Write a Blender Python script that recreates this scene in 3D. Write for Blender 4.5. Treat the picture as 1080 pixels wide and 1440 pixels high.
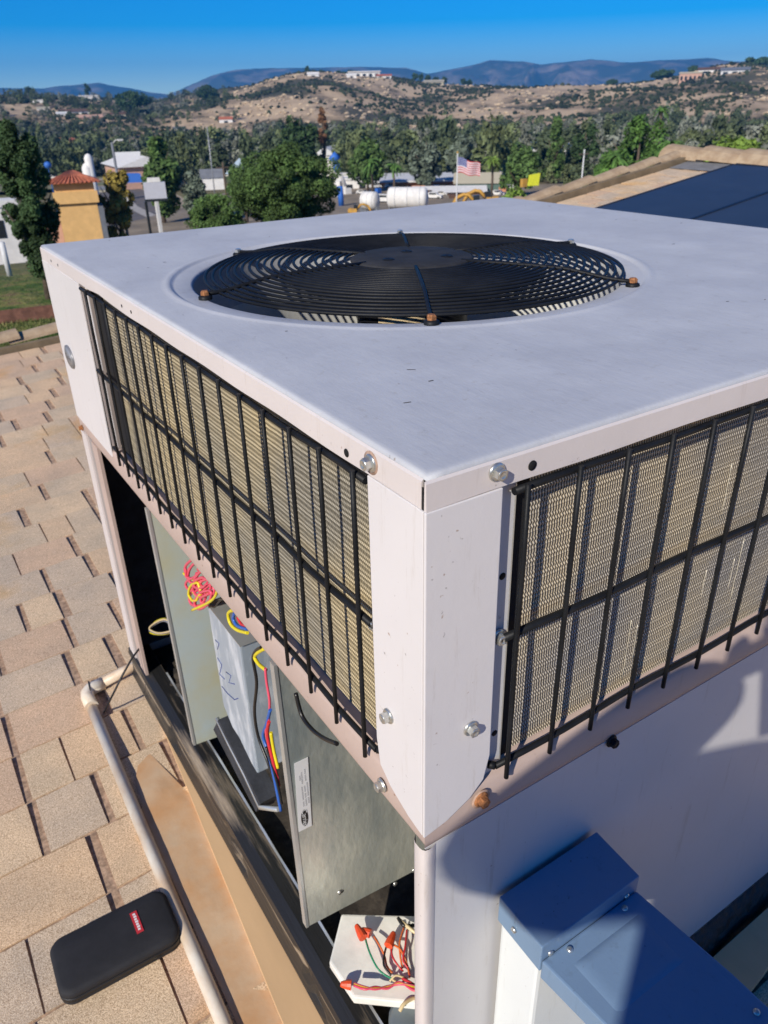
import bpy, bmesh, math, random
import numpy as np
from mathutils import Vector, Matrix
random.seed(7); rs0 = random.Random(9); rng = np.random.default_rng(7)
for o in list(bpy.data.objects): bpy.data.objects.remove(o)
S = bpy.context.scene
R_ = math.radians
# ---------------------------------------------------------------- camera, world, sun, exposure
CAM = np.array([-.2519, -.3458, .2046]); CR = np.array([.83788, -.54544, -.02144])
CU = np.array([.27411, .38645, .88064]); CF = np.array([.47205, .74374, -.47331]); FP = 1069.43
cd = bpy.data.cameras.new('camera'); cam = bpy.data.objects.new('camera', cd); S.collection.objects.link(cam)
cam.matrix_world = Matrix(((CR[0], CU[0], -CF[0], CAM[0]), (CR[1], CU[1], -CF[1], CAM[1]), (CR[2], CU[2], -CF[2], CAM[2]), (0, 0, 0, 1)))
cd.sensor_fit = 'VERTICAL'; cd.sensor_height = 36; cd.lens = FP / 1440 * 36; cd.clip_start = .01; cd.clip_end = 30000
cd.dof.use_dof = True; cd.dof.focus_distance = .62; cd.dof.aperture_fstop = 17
S.camera = cam; S.render.resolution_x = 768; S.render.resolution_y = 1024
S.view_settings.view_transform = 'Standard'; S.view_settings.look = 'None'
S.view_settings.exposure = .15; S.view_settings.gamma = 1; S.view_settings.use_curve_mapping = False
SUN = Vector((-1.8, -1.0, 1.25)).normalized()
w = bpy.data.worlds.new('World'); S.world = w; w.use_nodes = True
wn = w.node_tree.nodes; wl = w.node_tree.links
sky = wn.new('ShaderNodeTexSky'); sky.sky_type = 'NISHITA'; sky.sun_disc = False
sky.sun_elevation = math.asin(SUN.z); sky.sun_rotation = math.atan2(SUN.x, SUN.y)
sky.air_density = 1.0; sky.dust_density = 0.0; sky.ozone_density = 4.5; sky.altitude = 2200
hs = wn.new('ShaderNodeHueSaturation'); hs.inputs['Saturation'].default_value = 1.75; hs.inputs['Hue'].default_value = .513; wl.new(sky.outputs[0], hs.inputs['Color']); wl.new(hs.outputs[0], wn['Background'].inputs[0]); wn['Background'].inputs[1].default_value = .106
sl = bpy.data.lights.new('sun', 'SUN'); sl.energy = 4.7; sl.angle = R_(.53); sl.color = (1, .93, .82)
so = bpy.data.objects.new('sun', sl); S.collection.objects.link(so); so.rotation_euler = SUN.to_track_quat('Z', 'Y').to_euler()

# ---------------------------------------------------------------- measuring helpers: a pixel of the photo to a point on a real plane or at a real distance
def ray(p):
    d = CF * FP + CR * (p[0] - 540) + CU * (720 - p[1]); return d / np.linalg.norm(d)
def on(p, ax, v):
    d = ray(p); return Vector(CAM + d * (v - CAM[ax]) / d[ax])
def at(p, dist):
    d = ray(p); return Vector(CAM + d * dist / math.hypot(d[0], d[1]))
def proj(P):
    d = np.asarray(P) - CAM; z = d @ CF
    return (540 + FP * (d @ CR) / z, 720 - FP * (d @ CU) / z, z)
# ---------------------------------------------------------------- materials
MATS = {}
def lin(c): return tuple(((x + .055) / 1.055) ** 2.4 if x > .04045 else x / 12.92 for x in c)
def mat(name, col, rough=.6, metal=0, var=.15, scale=8, stretch=(1, 1, 1), bump=0, bscale=60, col2=None, mix=(.4, .65), rand=0, spec=.5, detail=6, trans=0):
    if name in MATS: return MATS[name]
    m = bpy.data.materials.new(name); m.use_nodes = True; N = m.node_tree.nodes; L = m.node_tree.links; b = N['Principled BSDF']
    geo = N.new('ShaderNodeNewGeometry'); mp = N.new('ShaderNodeMapping'); mp.inputs['Scale'].default_value = stretch
    L.new(geo.outputs['Position'], mp.inputs[0])
    n = N.new('ShaderNodeTexNoise'); n.inputs['Scale'].default_value = scale; n.inputs['Detail'].default_value = detail; n.inputs['Roughness'].default_value = .62
    L.new(mp.outputs[0], n.inputs[0])
    r = N.new('ShaderNodeValToRGB'); e = r.color_ramp.elements
    c2 = col2 if col2 else tuple(min(1, c * (1 + var)) for c in col); c1 = col if col2 else tuple(c * (1 - var) for c in col)
    e[0].position = mix[0]; e[1].position = mix[1]; e[0].color = (*c1, 1); e[1].color = (*c2, 1)
    L.new(n.outputs[0], r.inputs[0]); out = r.outputs[0]
    if rand:
        oi = N.new('ShaderNodeObjectInfo'); h = N.new('ShaderNodeHueSaturation'); mr = N.new('ShaderNodeMapRange')
        mr.inputs[3].default_value = 1 - rand; mr.inputs[4].default_value = 1 + rand
        L.new(oi.outputs['Random'], mr.inputs[0]); L.new(mr.outputs[0], h.inputs['Value']); L.new(out, h.inputs['Color']); out = h.outputs[0]
    L.new(out, b.inputs['Base Color']); b.inputs['Roughness'].default_value = rough; b.inputs['Metallic'].default_value = metal
    b.inputs['Specular IOR Level'].default_value = spec
    if bump:
        n2 = N.new('ShaderNodeTexNoise'); n2.inputs['Scale'].default_value = bscale; n2.inputs['Detail'].default_value = 5
        L.new(mp.outputs[0], n2.inputs[0]); bp = N.new('ShaderNodeBump'); bp.inputs['Strength'].default_value = bump; bp.inputs['Distance'].default_value = .3 / bscale
        L.new(n2.outputs[0], bp.inputs['Height']); L.new(bp.outputs[0], b.inputs['Normal'])
    MATS[name] = m; return m
def nodes(m): return m.node_tree.nodes, m.node_tree.links, m.node_tree.nodes['Principled BSDF']
# ---------------------------------------------------------------- mesh builder
class MB:
    def __init__(s): s.v = []; s.f = []; s.sm = []; s.uv = None
    def add(s, vs, fs, smooth=False):
        k = len(s.v); s.v += [tuple(v) for v in vs]; s.f += [tuple(i + k for i in f) for f in fs]; s.sm += [smooth] * len(fs); return s
    def box(s, a, b, rot=0, c=None):
        (x0, y0, z0), (x1, y1, z1) = a, b
        vs = [Vector(p) for p in ((x0, y0, z0), (x1, y0, z0), (x1, y1, z0), (x0, y1, z0), (x0, y0, z1), (x1, y0, z1), (x1, y1, z1), (x0, y1, z1))]
        if rot:
            c = Vector(c) if c else (Vector(a) + Vector(b)) / 2; M = Matrix.Rotation(rot, 3, 'Z'); vs = [M @ (v - c) + c for v in vs]
        return s.add(vs, [(0, 3, 2, 1), (4, 5, 6, 7), (0, 1, 5, 4), (1, 2, 6, 5), (2, 3, 7, 6), (3, 0, 4, 7)])
    def poly(s, pts, d):   # prism: polygon pts extruded by vector d
        n = len(pts); d = Vector(d); a = [Vector(p) for p in pts]
        return s.add(a + [p + d for p in a], [tuple(range(n))[::-1], tuple(range(n, 2 * n))] + [(i, (i + 1) % n, n + (i + 1) % n, n + i) for i in range(n)])
    def tube(s, pts, r, n=8, cap=True, closed=False):
        pts = [Vector(p) for p in pts]; m = len(pts); rs = r if isinstance(r, (list, tuple)) else [r] * m
        vs = []; up = None
        for i, p in enumerate(pts):
            if closed: t = pts[(i + 1) % m] - pts[i - 1]
            else: t = pts[min(i + 1, m - 1)] - pts[max(i - 1, 0)]
            t.normalize()
            if up is None: up = t.orthogonal()
            up = (up - t * up.dot(t)); up = up.normalized() if up.length > 1e-6 else t.orthogonal().normalized(); q = t.cross(up)
            for k in range(n):
                a = 2 * math.pi * k / n; vs.append(p + (up * math.cos(a) + q * math.sin(a)) * rs[i])
        fs = []
        for i in range(m if closed else m - 1):
            j = (i + 1) % m
            for k in range(n): fs.append((i * n + k, i * n + (k + 1) % n, j * n + (k + 1) % n, j * n + k))
        s.add(vs, fs, True)
        if cap and not closed:
            k0 = len(s.v) - len(vs); s.f += [tuple(k0 + i for i in range(n))[::-1], tuple(k0 + (m - 1) * n + i for i in range(n))]; s.sm += [False, False]
        return s
    def cyl(s, a, b, r, n=16, r2=None): return s.tube([a, b], [r, r if r2 is None else r2], n)
    def lathe(s, c, prof, n=48, axis=(0, 0, 1), smooth=True, a0=0, a1=2 * math.pi):
        c = Vector(c); ax = Vector(axis).normalized(); u = ax.orthogonal().normalized(); q = ax.cross(u)
        if abs(ax.z) > .99: u = Vector((1, 0, 0)); q = Vector((0, 1, 0)) * (1 if ax.z > 0 else -1)
        full = abs(a1 - a0 - 2 * math.pi) < 1e-6; m = n if full else n + 1; vs = []
        for (r, z) in prof:
            for k in range(m):
                a = a0 + (a1 - a0) * k / n; vs.append(c + ax * z + (u * math.cos(a) + q * math.sin(a)) * r)
        fs = []
        for i in range(len(prof) - 1):
            for k in range(n):
                k2 = (k + 1) % m; fs.append((i * m + k, i * m + k2, (i + 1) * m + k2, (i + 1) * m + k))
        return s.add(vs, fs, smooth)
    def mesh(s, name, m=None):
        me = bpy.data.meshes.new(name); me.from_pydata(s.v, [], s.f); me.update()
        me.polygons.foreach_set('use_smooth', s.sm)
        if m:
            for mm in (m if isinstance(m, (list, tuple)) else [m]): me.materials.append(mm)
        return me
def wloc(o):
    v = Vector((0, 0, 0))
    while o: v += Vector(o.location); o = o.parent
    return v
def link(name, me, parent=None, loc=None, kind=None):
    o = bpy.data.objects.new(name, me); S.collection.objects.link(o)
    if parent: o.parent = parent; o.location = (Vector(loc) if loc else Vector((0, 0, 0))) - wloc(parent)
    elif loc: o.location = loc
    if kind: o['kind'] = kind
    return o
def tag(o, label, cat=None, group=None):
    o['label'] = label
    if cat: o['category'] = cat
    if group: o['group'] = group
    return o
def thing(name, label, cat, loc, group=None):
    o = bpy.data.objects.new(name, None); S.collection.objects.link(o); o.location = loc; o.empty_display_size = .1
    return tag(o, label, cat, group)
def bevel(o, wd=.002, seg=2):
    bm = bmesh.new(); bm.from_mesh(o.data); bmesh.ops.remove_doubles(bm, verts=bm.verts, dist=1e-6)
    ed = [e for e in bm.edges if len(e.link_faces) == 2 and e.calc_face_angle(0) > .5]
    bmesh.ops.bevel(bm, geom=ed, offset=wd, segments=seg, affect='EDGES', profile=.6, clamp_overlap=True); bm.to_mesh(o.data); bm.free(); return o
def text(name, s, size, loc, ux, uy, m, parent, ext=.0002, align='CENTER', sx=1.0):
    c = bpy.data.curves.new(name, 'FONT'); c.body = s; c.size = size; c.align_x = align; c.align_y = 'CENTER'; c.extrude = ext
    t = bpy.data.objects.new(name, c); me = bpy.data.meshes.new_from_object(t); bpy.data.objects.remove(t)
    ux = Vector(ux).normalized(); uy = Vector(uy).normalized(); uz = ux.cross(uy)
    for v in me.vertices: v.co = ux * v.co.x * sx + uy * v.co.y + uz * v.co.z + Vector(loc)
    me.materials.clear(); me.materials.append(m); return link(name, me, parent)

def sstep(a, b, x):
    t = np.clip((x - a) / (b - a), 0, 1); return t * t * (3 - 2 * t)
def fbm(x, y, oct=5, seed=0):
    r = np.random.default_rng(seed); v = np.zeros_like(x, dtype=float); a = 1.; f = 1.
    for _ in range(oct):
        for k in range(3):
            th = r.uniform(0, 6.28); ph = r.uniform(0, 6.28); v += a * np.sin((x * math.cos(th) + y * math.sin(th)) * f + ph + 1.3 * np.sin((y * math.cos(th) - x * math.sin(th)) * f * .7 + ph * 2)) / 3
        a *= .52; f *= 1.93
    return v
# ================================================================ TERRAIN
HILL = [(-40, .6), (0, .7), (9.2, .62), (10.8, .72), (13.2, .66), (15.7, .6), (18.1, .38), (20.6, .8), (24.3, 1.13), (26.6, 1.62), (28.5, 1.78), (31.2, 1.68), (34, 1.38), (36.8, 1.0), (40.5, .75), (43.3, .64), (46.8, .64), (49, .74), (50.7, .89), (51.9, 1.12), (53.5, 1.34), (55.1, 1.36), (56.7, 1.05), (62, .9), (90, .6)]
hx, hy = zip(*HILL)
RR = 1150.
def ground(x, y):
    x = np.asarray(x, float); y = np.asarray(y, float); r = np.hypot(x - CAM[0], y - CAM[1]); az = np.degrees(np.arctan2(x - CAM[0], y - CAM[1]))
    z = -4.3 - 10.2 * sstep(23, 92, r) - 1.8 * sstep(92, 160, r) - 9 * sstep(170, 420, r)
    e = np.interp(az, hx, hy); zr = .2 + RR * np.tan(np.radians(e)) + fbm(x / 60, y / 60, 4, 5) * .9
    t = sstep(430, RR, r) ** .8
    far = z + (zr - z) * t + fbm(x / 90, y / 90, 5, 3) * 11 * sstep(430, 700, r) * (1 - sstep(950, RR, r)) * 1.0
    far = far - (far + 26) * sstep(RR + 60, 2300, r)
    left = (1 - sstep(20, 26, az)) * sstep(5, -5, 5 - az)
    return np.where(r < 430, z + fbm(x / 30, y / 30, 3, 9) * .25 * sstep(25, 60, r), far)
def gz(x, y): return float(ground(np.array([x]), np.array([y]))[0])

def grid_mesh(name, X, Y, Z, m, wrap=False):
    nr, na = X.shape; V = np.stack([X, Y, Z], -1).reshape(-1, 3)
    i, j = np.meshgrid(np.arange(nr - 1), np.arange(na - (0 if wrap else 1)), indexing='ij'); j2 = (j + 1) % na
    F = np.stack([i * na + j, (i + 1) * na + j, (i + 1) * na + j2, i * na + j2], -1).reshape(-1, 4)
    me = bpy.data.meshes.new(name); me.from_pydata(V.tolist(), [], F.tolist()); me.polygons.foreach_set('use_smooth', [True] * len(F)); me.materials.append(m); return me

def terrain_mat():
    m = bpy.data.materials.new('terrain'); m.use_nodes = True; N, L, b = nodes(m); b.inputs['Roughness'].default_value = .95; b.inputs['Specular IOR Level'].default_value = .15
    geo = N.new('ShaderNodeNewGeometry'); ln = N.new('ShaderNodeVectorMath'); ln.operation = 'LENGTH'; L.new(geo.outputs['Position'], ln.inputs[0])
    def noise(sc, det=8, ro=.6, st=(1, 1, 1)):
        mp = N.new('ShaderNodeMapping'); mp.inputs['Scale'].default_value = st; L.new(geo.outputs['Position'], mp.inputs[0])
        n = N.new('ShaderNodeTexNoise'); n.inputs['Scale'].default_value = sc; n.inputs['Detail'].default_value = det; n.inputs['Roughness'].default_value = ro; L.new(mp.outputs[0], n.inputs[0]); return n.outputs[0]
    def ramp(src, stops):
        r = N.new('ShaderNodeValToRGB'); e = r.color_ramp.elements
        while len(e) > 1: e.remove(e[-1])
        e[0].position = stops[0][0]; e[0].color = (*stops[0][1], 1)
        for p, c in stops[1:]: q = e.new(p); q.color = (*c, 1)
        L.new(src, r.inputs[0]); return r.outputs[0]
    def mix(f, a, c):
        x = N.new('ShaderNodeMix'); x.data_type = 'RGBA'; L.new(f, x.inputs[0]); L.new(a, x.inputs[6]); L.new(c, x.inputs[7]); return x.outputs[2]
    # lawn
    lawn = ramp(noise(.9, 8, .7), [(.3, (.035, .07, .015)), (.48, (.09, .14, .03)), (.56, (.2, .19, .06)), (.66, (.19, .13, .07))])
    valley = ramp(noise(.05, 8, .6), [(.35, (.12, .10, .06)), (.5, (.2, .17, .09)), (.6, (.14, .15, .06)), (.75, (.3, .24, .16))])
    hillc = ramp(noise(.012, 12, .68), [(.34, (.06, .062, .04)), (.44, (.10, .088, .055)), (.48, (.28, .21, .135)), (.54, (.46, .34, .22)), (.64, (.56, .43, .28)), (.72, (.32, .23, .15))])
    f1 = N.new('ShaderNodeMapRange'); f1.inputs[1].default_value = 26; f1.inputs[2].default_value = 32; L.new(ln.outputs['Value'], f1.inputs[0])
    f2 = N.new('ShaderNodeMapRange'); f2.inputs[1].default_value = 430; f2.inputs[2].default_value = 560; L.new(ln.outputs['Value'], f2.inputs[0])
    L.new(mix(f2.outputs[0], mix(f1.outputs[0], lawn, valley), hillc), b.inputs['Base Color'])
    bp = N.new('ShaderNodeBump'); bp.inputs['Distance'].default_value = 1.5; bp.inputs['Strength'].default_value = .6; L.new(noise(.15, 8, .7), bp.inputs['Height']); L.new(bp.outputs[0], b.inputs['Normal'])
    return m
TM = terrain_mat()
az = np.radians(np.concatenate([np.arange(-150, 0, 6.), np.arange(0, 66, .3), np.arange(66, 210, 6.)]))
rr = np.concatenate([[.5, 3, 6], np.arange(9, 30, 2.), np.geomspace(30, 430, 60), np.linspace(440, 1300, 90), np.geomspace(1340, 4200, 20)])
A, RG = np.meshgrid(az, rr); X = CAM[0] + RG * np.sin(A); Y = CAM[1] + RG * np.cos(A)
link('ground', grid_mesh('ground', X, Y, ground(X, Y), TM, wrap=True), kind='structure')
# mountains far beyond the valley
MT = [(-30, 1.2), (9.3, 1.33), (11.7, 1.25), (15, 1.56), (18.2, .92), (19.2, .75), (20.3, 1.2), (22.1, 1.85), (23.9, 2.1), (26.7, 2.17), (30.3, 2.08), (34.5, 2.02), (35.9, 1.62), (37.7, 1.9), (40, 2.32), (42.3, 2.1), (43.2, 1.95), (46.2, 2.2), (48, 1.95), (50.5, 1.98), (53.4, 1.95), (54.7, 1.75), (56.6, 1.6), (70, 1.8), (95, 1.4)]
mx, my = zip(*MT)
azd = np.arange(-25, 95, .12); rm = np.linspace(4300, 8200, 70); A, RG = np.meshgrid(np.radians(azd), rm)
X = RG * np.sin(A); Y = RG * np.cos(A); E = np.interp(np.degrees(A), mx, my) + .05 * fbm(np.degrees(A) * 1.3, A * 0, 5, 31)
rid = 1 - np.abs(np.sin(X / 150 + 1.4 * np.sin(Y / 260) + fbm(X / 220, Y / 220, 4, 8) * 1.6))
prof = sstep(4300, 6500, RG) * (1 - sstep(6600, 8200, RG)); Z = -40 + (6500 * np.tan(np.radians(E)) + 40) * prof ** 1.15 - (1 - rid) * 170 * prof * (1 - prof) * 3 + fbm(X / 130, Y / 130, 5, 4) * 60 * prof * (1 - prof) * 2
mm = mat('mountain_rock', (.05, .06, .055), .95, var=.3, scale=.004, col2=(.26, .21, .18), mix=(.48, .66), spec=.1)
link('mountains', grid_mesh('mountains', X, Y, Z, mm), kind='structure')
# ================================================================ BUILDING FROM PIXELS: distances in metres
def frame(px, dist):
    p = at((px, 300), dist); return p.x, p.y
def leafmat(name, c, v=.45, tr=.0): return mat(name, tuple(x * 1.6 for x in c), .75, var=v, scale=.9, detail=3, rand=.12, spec=.25)
LM = dict(dark=leafmat('leaf_dark', (.028, .052, .018)), mid=leafmat('leaf_mid', (.055, .095, .025)), bright=leafmat('leaf_bright', (.11, .17, .03)),
          grey=leafmat('leaf_grey', (.085, .105, .075)), yellow=leafmat('leaf_yellow', (.17, .13, .025)), palm=leafmat('leaf_palm', (.06, .12, .025)), rust=leafmat('leaf_rust', (.14, .075, .04)))
BARK = mat('bark', (.11, .08, .055), .9, var=.3, scale=12)
def crown(c, rx, rz, n, leaf, seed, kind='round', clumps=26):
    """leaf quads gathered in clumps through the crown's volume"""
    r = np.random.default_rng(seed); cl = []
    for _ in range(clumps):
        d = r.normal(size=3); d /= np.linalg.norm(d); rad = r.uniform(.25, .86) ** .6
        p = d * rad
        if kind == 'cone': h = r.uniform(-1, 1); w_ = (1 - (h + 1) / 2) ** .8 * .9 + .08; a = r.uniform(0, 6.28); p = np.array([math.cos(a) * w_ * r.uniform(.2, 1), math.sin(a) * w_ * r.uniform(.2, 1), h])
        if kind == 'column': h = r.uniform(-1, 1); w_ = .6 * (1 - abs(h) ** 3) + .15; a = r.uniform(0, 6.28); p = np.array([math.cos(a) * w_ * r.uniform(.1, 1), math.sin(a) * w_ * r.uniform(.1, 1), h])
        cl.append((p * [rx, rx, rz], r.uniform(.22, .42)))
    k = r.integers(0, clumps, n); cp = np.array([c_[0] for c_ in cl])[k]; cr = np.array([c_[1] for c_ in cl])[k] * (1 if clumps < 50 else .68)
    d = r.normal(size=(n, 3)); d /= np.linalg.norm(d, axis=1)[:, None]; rad = r.uniform(.3, 1, n) ** .45
    P = cp + d * (cr * rad)[:, None] * [rx, rx, min(rz, rx * 1.3)]
    nrm = d * .7 + r.normal(size=(n, 3)) * .6 + [0, 0, .25]; nrm /= np.linalg.norm(nrm, axis=1)[:, None]
    t = np.cross(nrm, r.normal(size=(n, 3))); t /= np.linalg.norm(t, axis=1)[:, None] + 1e-9; bt = np.cross(nrm, t)
    s = (leaf * r.uniform(.5, 1.3, n))[:, None]; asp = .55
    V = np.stack([P - t * s - bt * s * asp * .3, P + bt * s * asp, P + t * s + nrm * s * .2, P - bt * s * asp], 1).reshape(-1, 3) + np.asarray(c)
    return V
def quads(name, V, m):
    V = np.asarray(V, dtype=np.float32); n = len(V) // 4; me = bpy.data.meshes.new(name); me.vertices.add(len(V)); me.vertices.foreach_set('co', V.ravel())
    me.loops.add(4 * n); me.loops.foreach_set('vertex_index', np.arange(4 * n, dtype=np.int32)); me.polygons.add(n)
    me.polygons.foreach_set('loop_start', np.arange(0, 4 * n, 4, dtype=np.int32)); me.polygons.foreach_set('loop_total', np.full(n, 4, dtype=np.int32)); me.update(); me.validate(); me.materials.append(m); return me
def tree(name, label, px, ytop, dist, wpx, lm, kind='round', n=2500, leaf=.25, group=None, seed=None, trunk=.3, cat='tree', base=None, crown_low=.12):
    seed = seed if seed is not None else int(px * 7 + ytop)
    p = at((px, ytop), dist); x, y = p.x, p.y; zb = gz(x, y) if base is None else base; h = p.z - zb; rx = wpx / FP * math.hypot(dist, 0) / 2 * .9
    rz = h * (1 - crown_low) / 2; cz = zb + h - rz
    root = thing(name, label, cat, (x, y, zb), group)
    link('crown', quads('crown', crown((x, y, cz), rx * .84, rz * .9, n, leaf, seed, kind, 26 if n < 9000 else 80), lm), root)
    t = MB(); r0 = max(.12, h * .03)
    t.tube([(x, y, zb - .3), (x + .1, y, zb + h * .4), (x, y + .1, zb + h * .85)], [r0, r0 * .7, r0 * .2], 8)
    rr_ = random.Random(seed)
    for k in range(5):
        a = rr_.uniform(0, 6.28); z0 = zb + h * rr_.uniform(.25, .6); t.tube([(x, y, z0), (x + math.cos(a) * rx * .35, y + math.sin(a) * rx * .35, z0 + h * .12), (x + math.cos(a) * rx * .65, y + math.sin(a) * rx * .65, z0 + h * .26)], [r0 * .4, r0 * .28, r0 * .1], 6)
    link('trunk', t.mesh('trunk', BARK), root); return root
def palm(name, label, px, ytop, dist, wpx, group=None, n=26, m=None):
    p = at((px, ytop), dist); x, y = p.x, p.y; zb = gz(x, y); top = p.z; R0 = wpx / FP * dist / 2
    root = thing(name, label, 'palm tree', (x, y, zb), group); t = MB(); t.tube([(x, y, zb - .3), (x + .15, y, (zb + top) / 2), (x, y, top - R0 * .3)], [.28, .2, .16], 8); link('trunk', t.mesh('trunk', BARK), root)
    V = []; r = np.random.default_rng(int(px))
    for k in range(n):
        a = r.uniform(0, 6.28); el = r.uniform(-.4, 1.1); L_ = R0 * r.uniform(.8, 1.1); pts = []
        for q in range(7):
            s = q / 6; rad = L_ * s * math.cos(el * (1 - .3 * s)); pts.append(np.array([x + math.cos(a) * rad, y + math.sin(a) * rad, top - R0 * .3 + L_ * (math.sin(el) * s - .75 * s * s)]))
        for q in range(6):
            d = pts[q + 1] - pts[q]; sd = np.cross(d, [0, 0, 1]); sd /= np.linalg.norm(sd) + 1e-9; wd = L_ * .16 * (1 - q / 8)
            for sg in (-1, 1): V += [pts[q], pts[q + 1], pts[q + 1] + sd * sg * wd + d * .3 - np.array([0, 0, wd * .5]), pts[q] + sd * sg * wd + d * .3 - np.array([0, 0, wd * .5])]
    link('fronds', quads('fronds', V, m or LM['palm']), root); return root

# ---------------- the wood filling the valley, and chaparral and boulders on the hills
def scatter_wood():
    protos = []
    for i in range(8):
        protos.append((crown((0, 0, 0), .75, .8, 430, .125, 50 + i, ['round', 'column', 'round', 'cone'][i % 4], 16)))
    r = np.random.default_rng(3); sets = {'dark': [], 'mid': [], 'grey': []}
    k = 0
    n2 = 0
    while n2 < 620:
        a = r.uniform(3, 23.5); d = r.uniform(540, 1140); x = CAM[0] + d * math.sin(R_(a)); y = CAM[1] + d * math.cos(R_(a)); z = gz(x, y)
        if a > 19 and r.uniform() < (a - 19) / 5: continue
        h = r.uniform(4, 9); wd = h * r.uniform(.45, .8); P = protos[r.integers(0, 8)][:600 * 2]
        sets[['dark', 'grey', 'dark', 'mid'][r.integers(0, 4)]].append(P * [wd, wd, h * .55] + [x, y, z + h * .45]); n2 += 1
    while k < 1350:
        a = r.uniform(3, 64); d = 165 + (560 - 165) * r.uniform(0, 1) ** .8
        # keep clearings: field on the left, yard in the middle
        if d < 300 and a < 16.5: continue
        if d < 215 and a < 24: continue
        if d < 190 and a < 40: continue
        x = CAM[0] + d * math.sin(R_(a)); y = CAM[1] + d * math.cos(R_(a)); z = gz(x, y)
        col = r.uniform() < .35; h = r.uniform(4.5, 13) * (1.25 if col else 1) * (1 if d > 240 else .8); wd = h * (r.uniform(.32, .42) if col else r.uniform(.5, .75))
        P = protos[r.integers(0, 8)]; th = r.uniform(0, 6.28); c, s = math.cos(th), math.sin(th)
        Q = P @ np.array([[c, s, 0], [-s, c, 0], [0, 0, 1]]) * [wd, wd, h * .58] + [x, y, z + h * .52]
        sets[['dark', 'mid', 'grey', 'dark', 'dark', 'mid'][r.integers(0, 6)]].append(Q); k += 1
    for kk, nm in (('dark', 'dark_wood'), ('mid', 'green_wood'), ('grey', 'grey_wood')):
        base_ = {'dark': (.065, .085, .045), 'mid': (.12, .145, .065), 'grey': (.17, .18, .14)}[kk]; link(nm, quads(nm, np.concatenate(sets[kk]), mat('wood_' + kk, tuple(c_ * .7 for c_ in base_), .85, scale=.09, detail=8, col2=tuple(c_ * 1.6 for c_ in base_), mix=(.38, .62), spec=.15)), kind='stuff')
scatter_wood()
def blobs(name, n, amin, amax, rmin, rmax, smin, smax, m, seed, flat=.6, patch=None, power=1.0):
    r = np.random.default_rng(seed); bm = bmesh.new(); bmesh.ops.create_icosphere(bm, subdivisions=1, radius=1); V0 = np.array([v.co[:] for v in bm.verts]); F0 = np.array([[v.index for v in f.verts] for f in bm.faces]); bm.free()
    Vs = []; Fs = []; k = 0; tries = 0
    while k < n and tries < n * 8:
        tries += 1
        a = R_(r.uniform(amin, amax)); d = rmin + (rmax - rmin) * r.uniform() ** power; x = CAM[0] + d * math.sin(a); y = CAM[1] + d * math.cos(a)
        if patch is not None:
            f = fbm(np.array([x / 45]), np.array([y / 45]), 4, 21)[0]
            if (f > (0 if patch else -.15)) != patch and r.uniform() > .07: continue
        s = r.uniform(smin, smax) * r.uniform(.5, 1); z = gz(x, y)
        th = r.uniform(0, 6.28); c, q = math.cos(th), math.sin(th)
        V = V0 * (1 + r.uniform(-.28, .28, size=(len(V0), 1))) * [s, s * r.uniform(.6, 1), s * flat]; V = V @ np.array([[c, q, 0], [-q, c, 0], [0, 0, 1]]) + [x, y, z + s * flat * .4]
        Vs.append(V); Fs.append(F0 + k * len(V0)); k += 1
    me = bpy.data.meshes.new(name); me.from_pydata(np.concatenate(Vs).tolist(), [], np.concatenate(Fs).tolist()); me.materials.append(m); link(name, me, kind='stuff')
blobs('chaparral', 13000, 4, 64, 500, 1240, .9, 2.9, mat('chaparral_leaf', (.04, .05, .026), .9, var=.5, scale=.05, spec=.1), 11, .75, True)
blobs('boulders', 1700, 19, 64, 520, 1220, .8, 3.6, mat('boulder_granite', (.54, .42, .28), .9, var=.2, scale=.3, spec=.1), 12, .42, False)
def grass():
    r = np.random.default_rng(4); n = 16000; a = np.radians(r.uniform(2, 14, n)); d = r.uniform(9, 21, n); x = CAM[0] + d * np.sin(a); y = CAM[1] + d * np.cos(a); z = ground(x, y); th = r.uniform(0, 6.28, n); hgt = r.uniform(.03, .09, n); w_ = .012
    c = np.cos(th) * w_; s_ = np.sin(th) * w_; lx_ = r.normal(0, .03, n); ly_ = r.normal(0, .03, n)
    V = np.stack([np.stack([x - c, y - s_, z], -1), np.stack([x + c, y + s_, z], -1), np.stack([x + c * .4 + lx_, y + s_ * .4 + ly_, z + hgt], -1), np.stack([x - c * .4 + lx_, y - s_ * .4 + ly_, z + hgt], -1)], 1).reshape(-1, 3)
    link('grass', quads('grass', V, mat('grass_blade', (.06, .11, .02), .8, scale=.8, col2=(.22, .2, .07), mix=(.42, .6))), kind='stuff')
grass()
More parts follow.
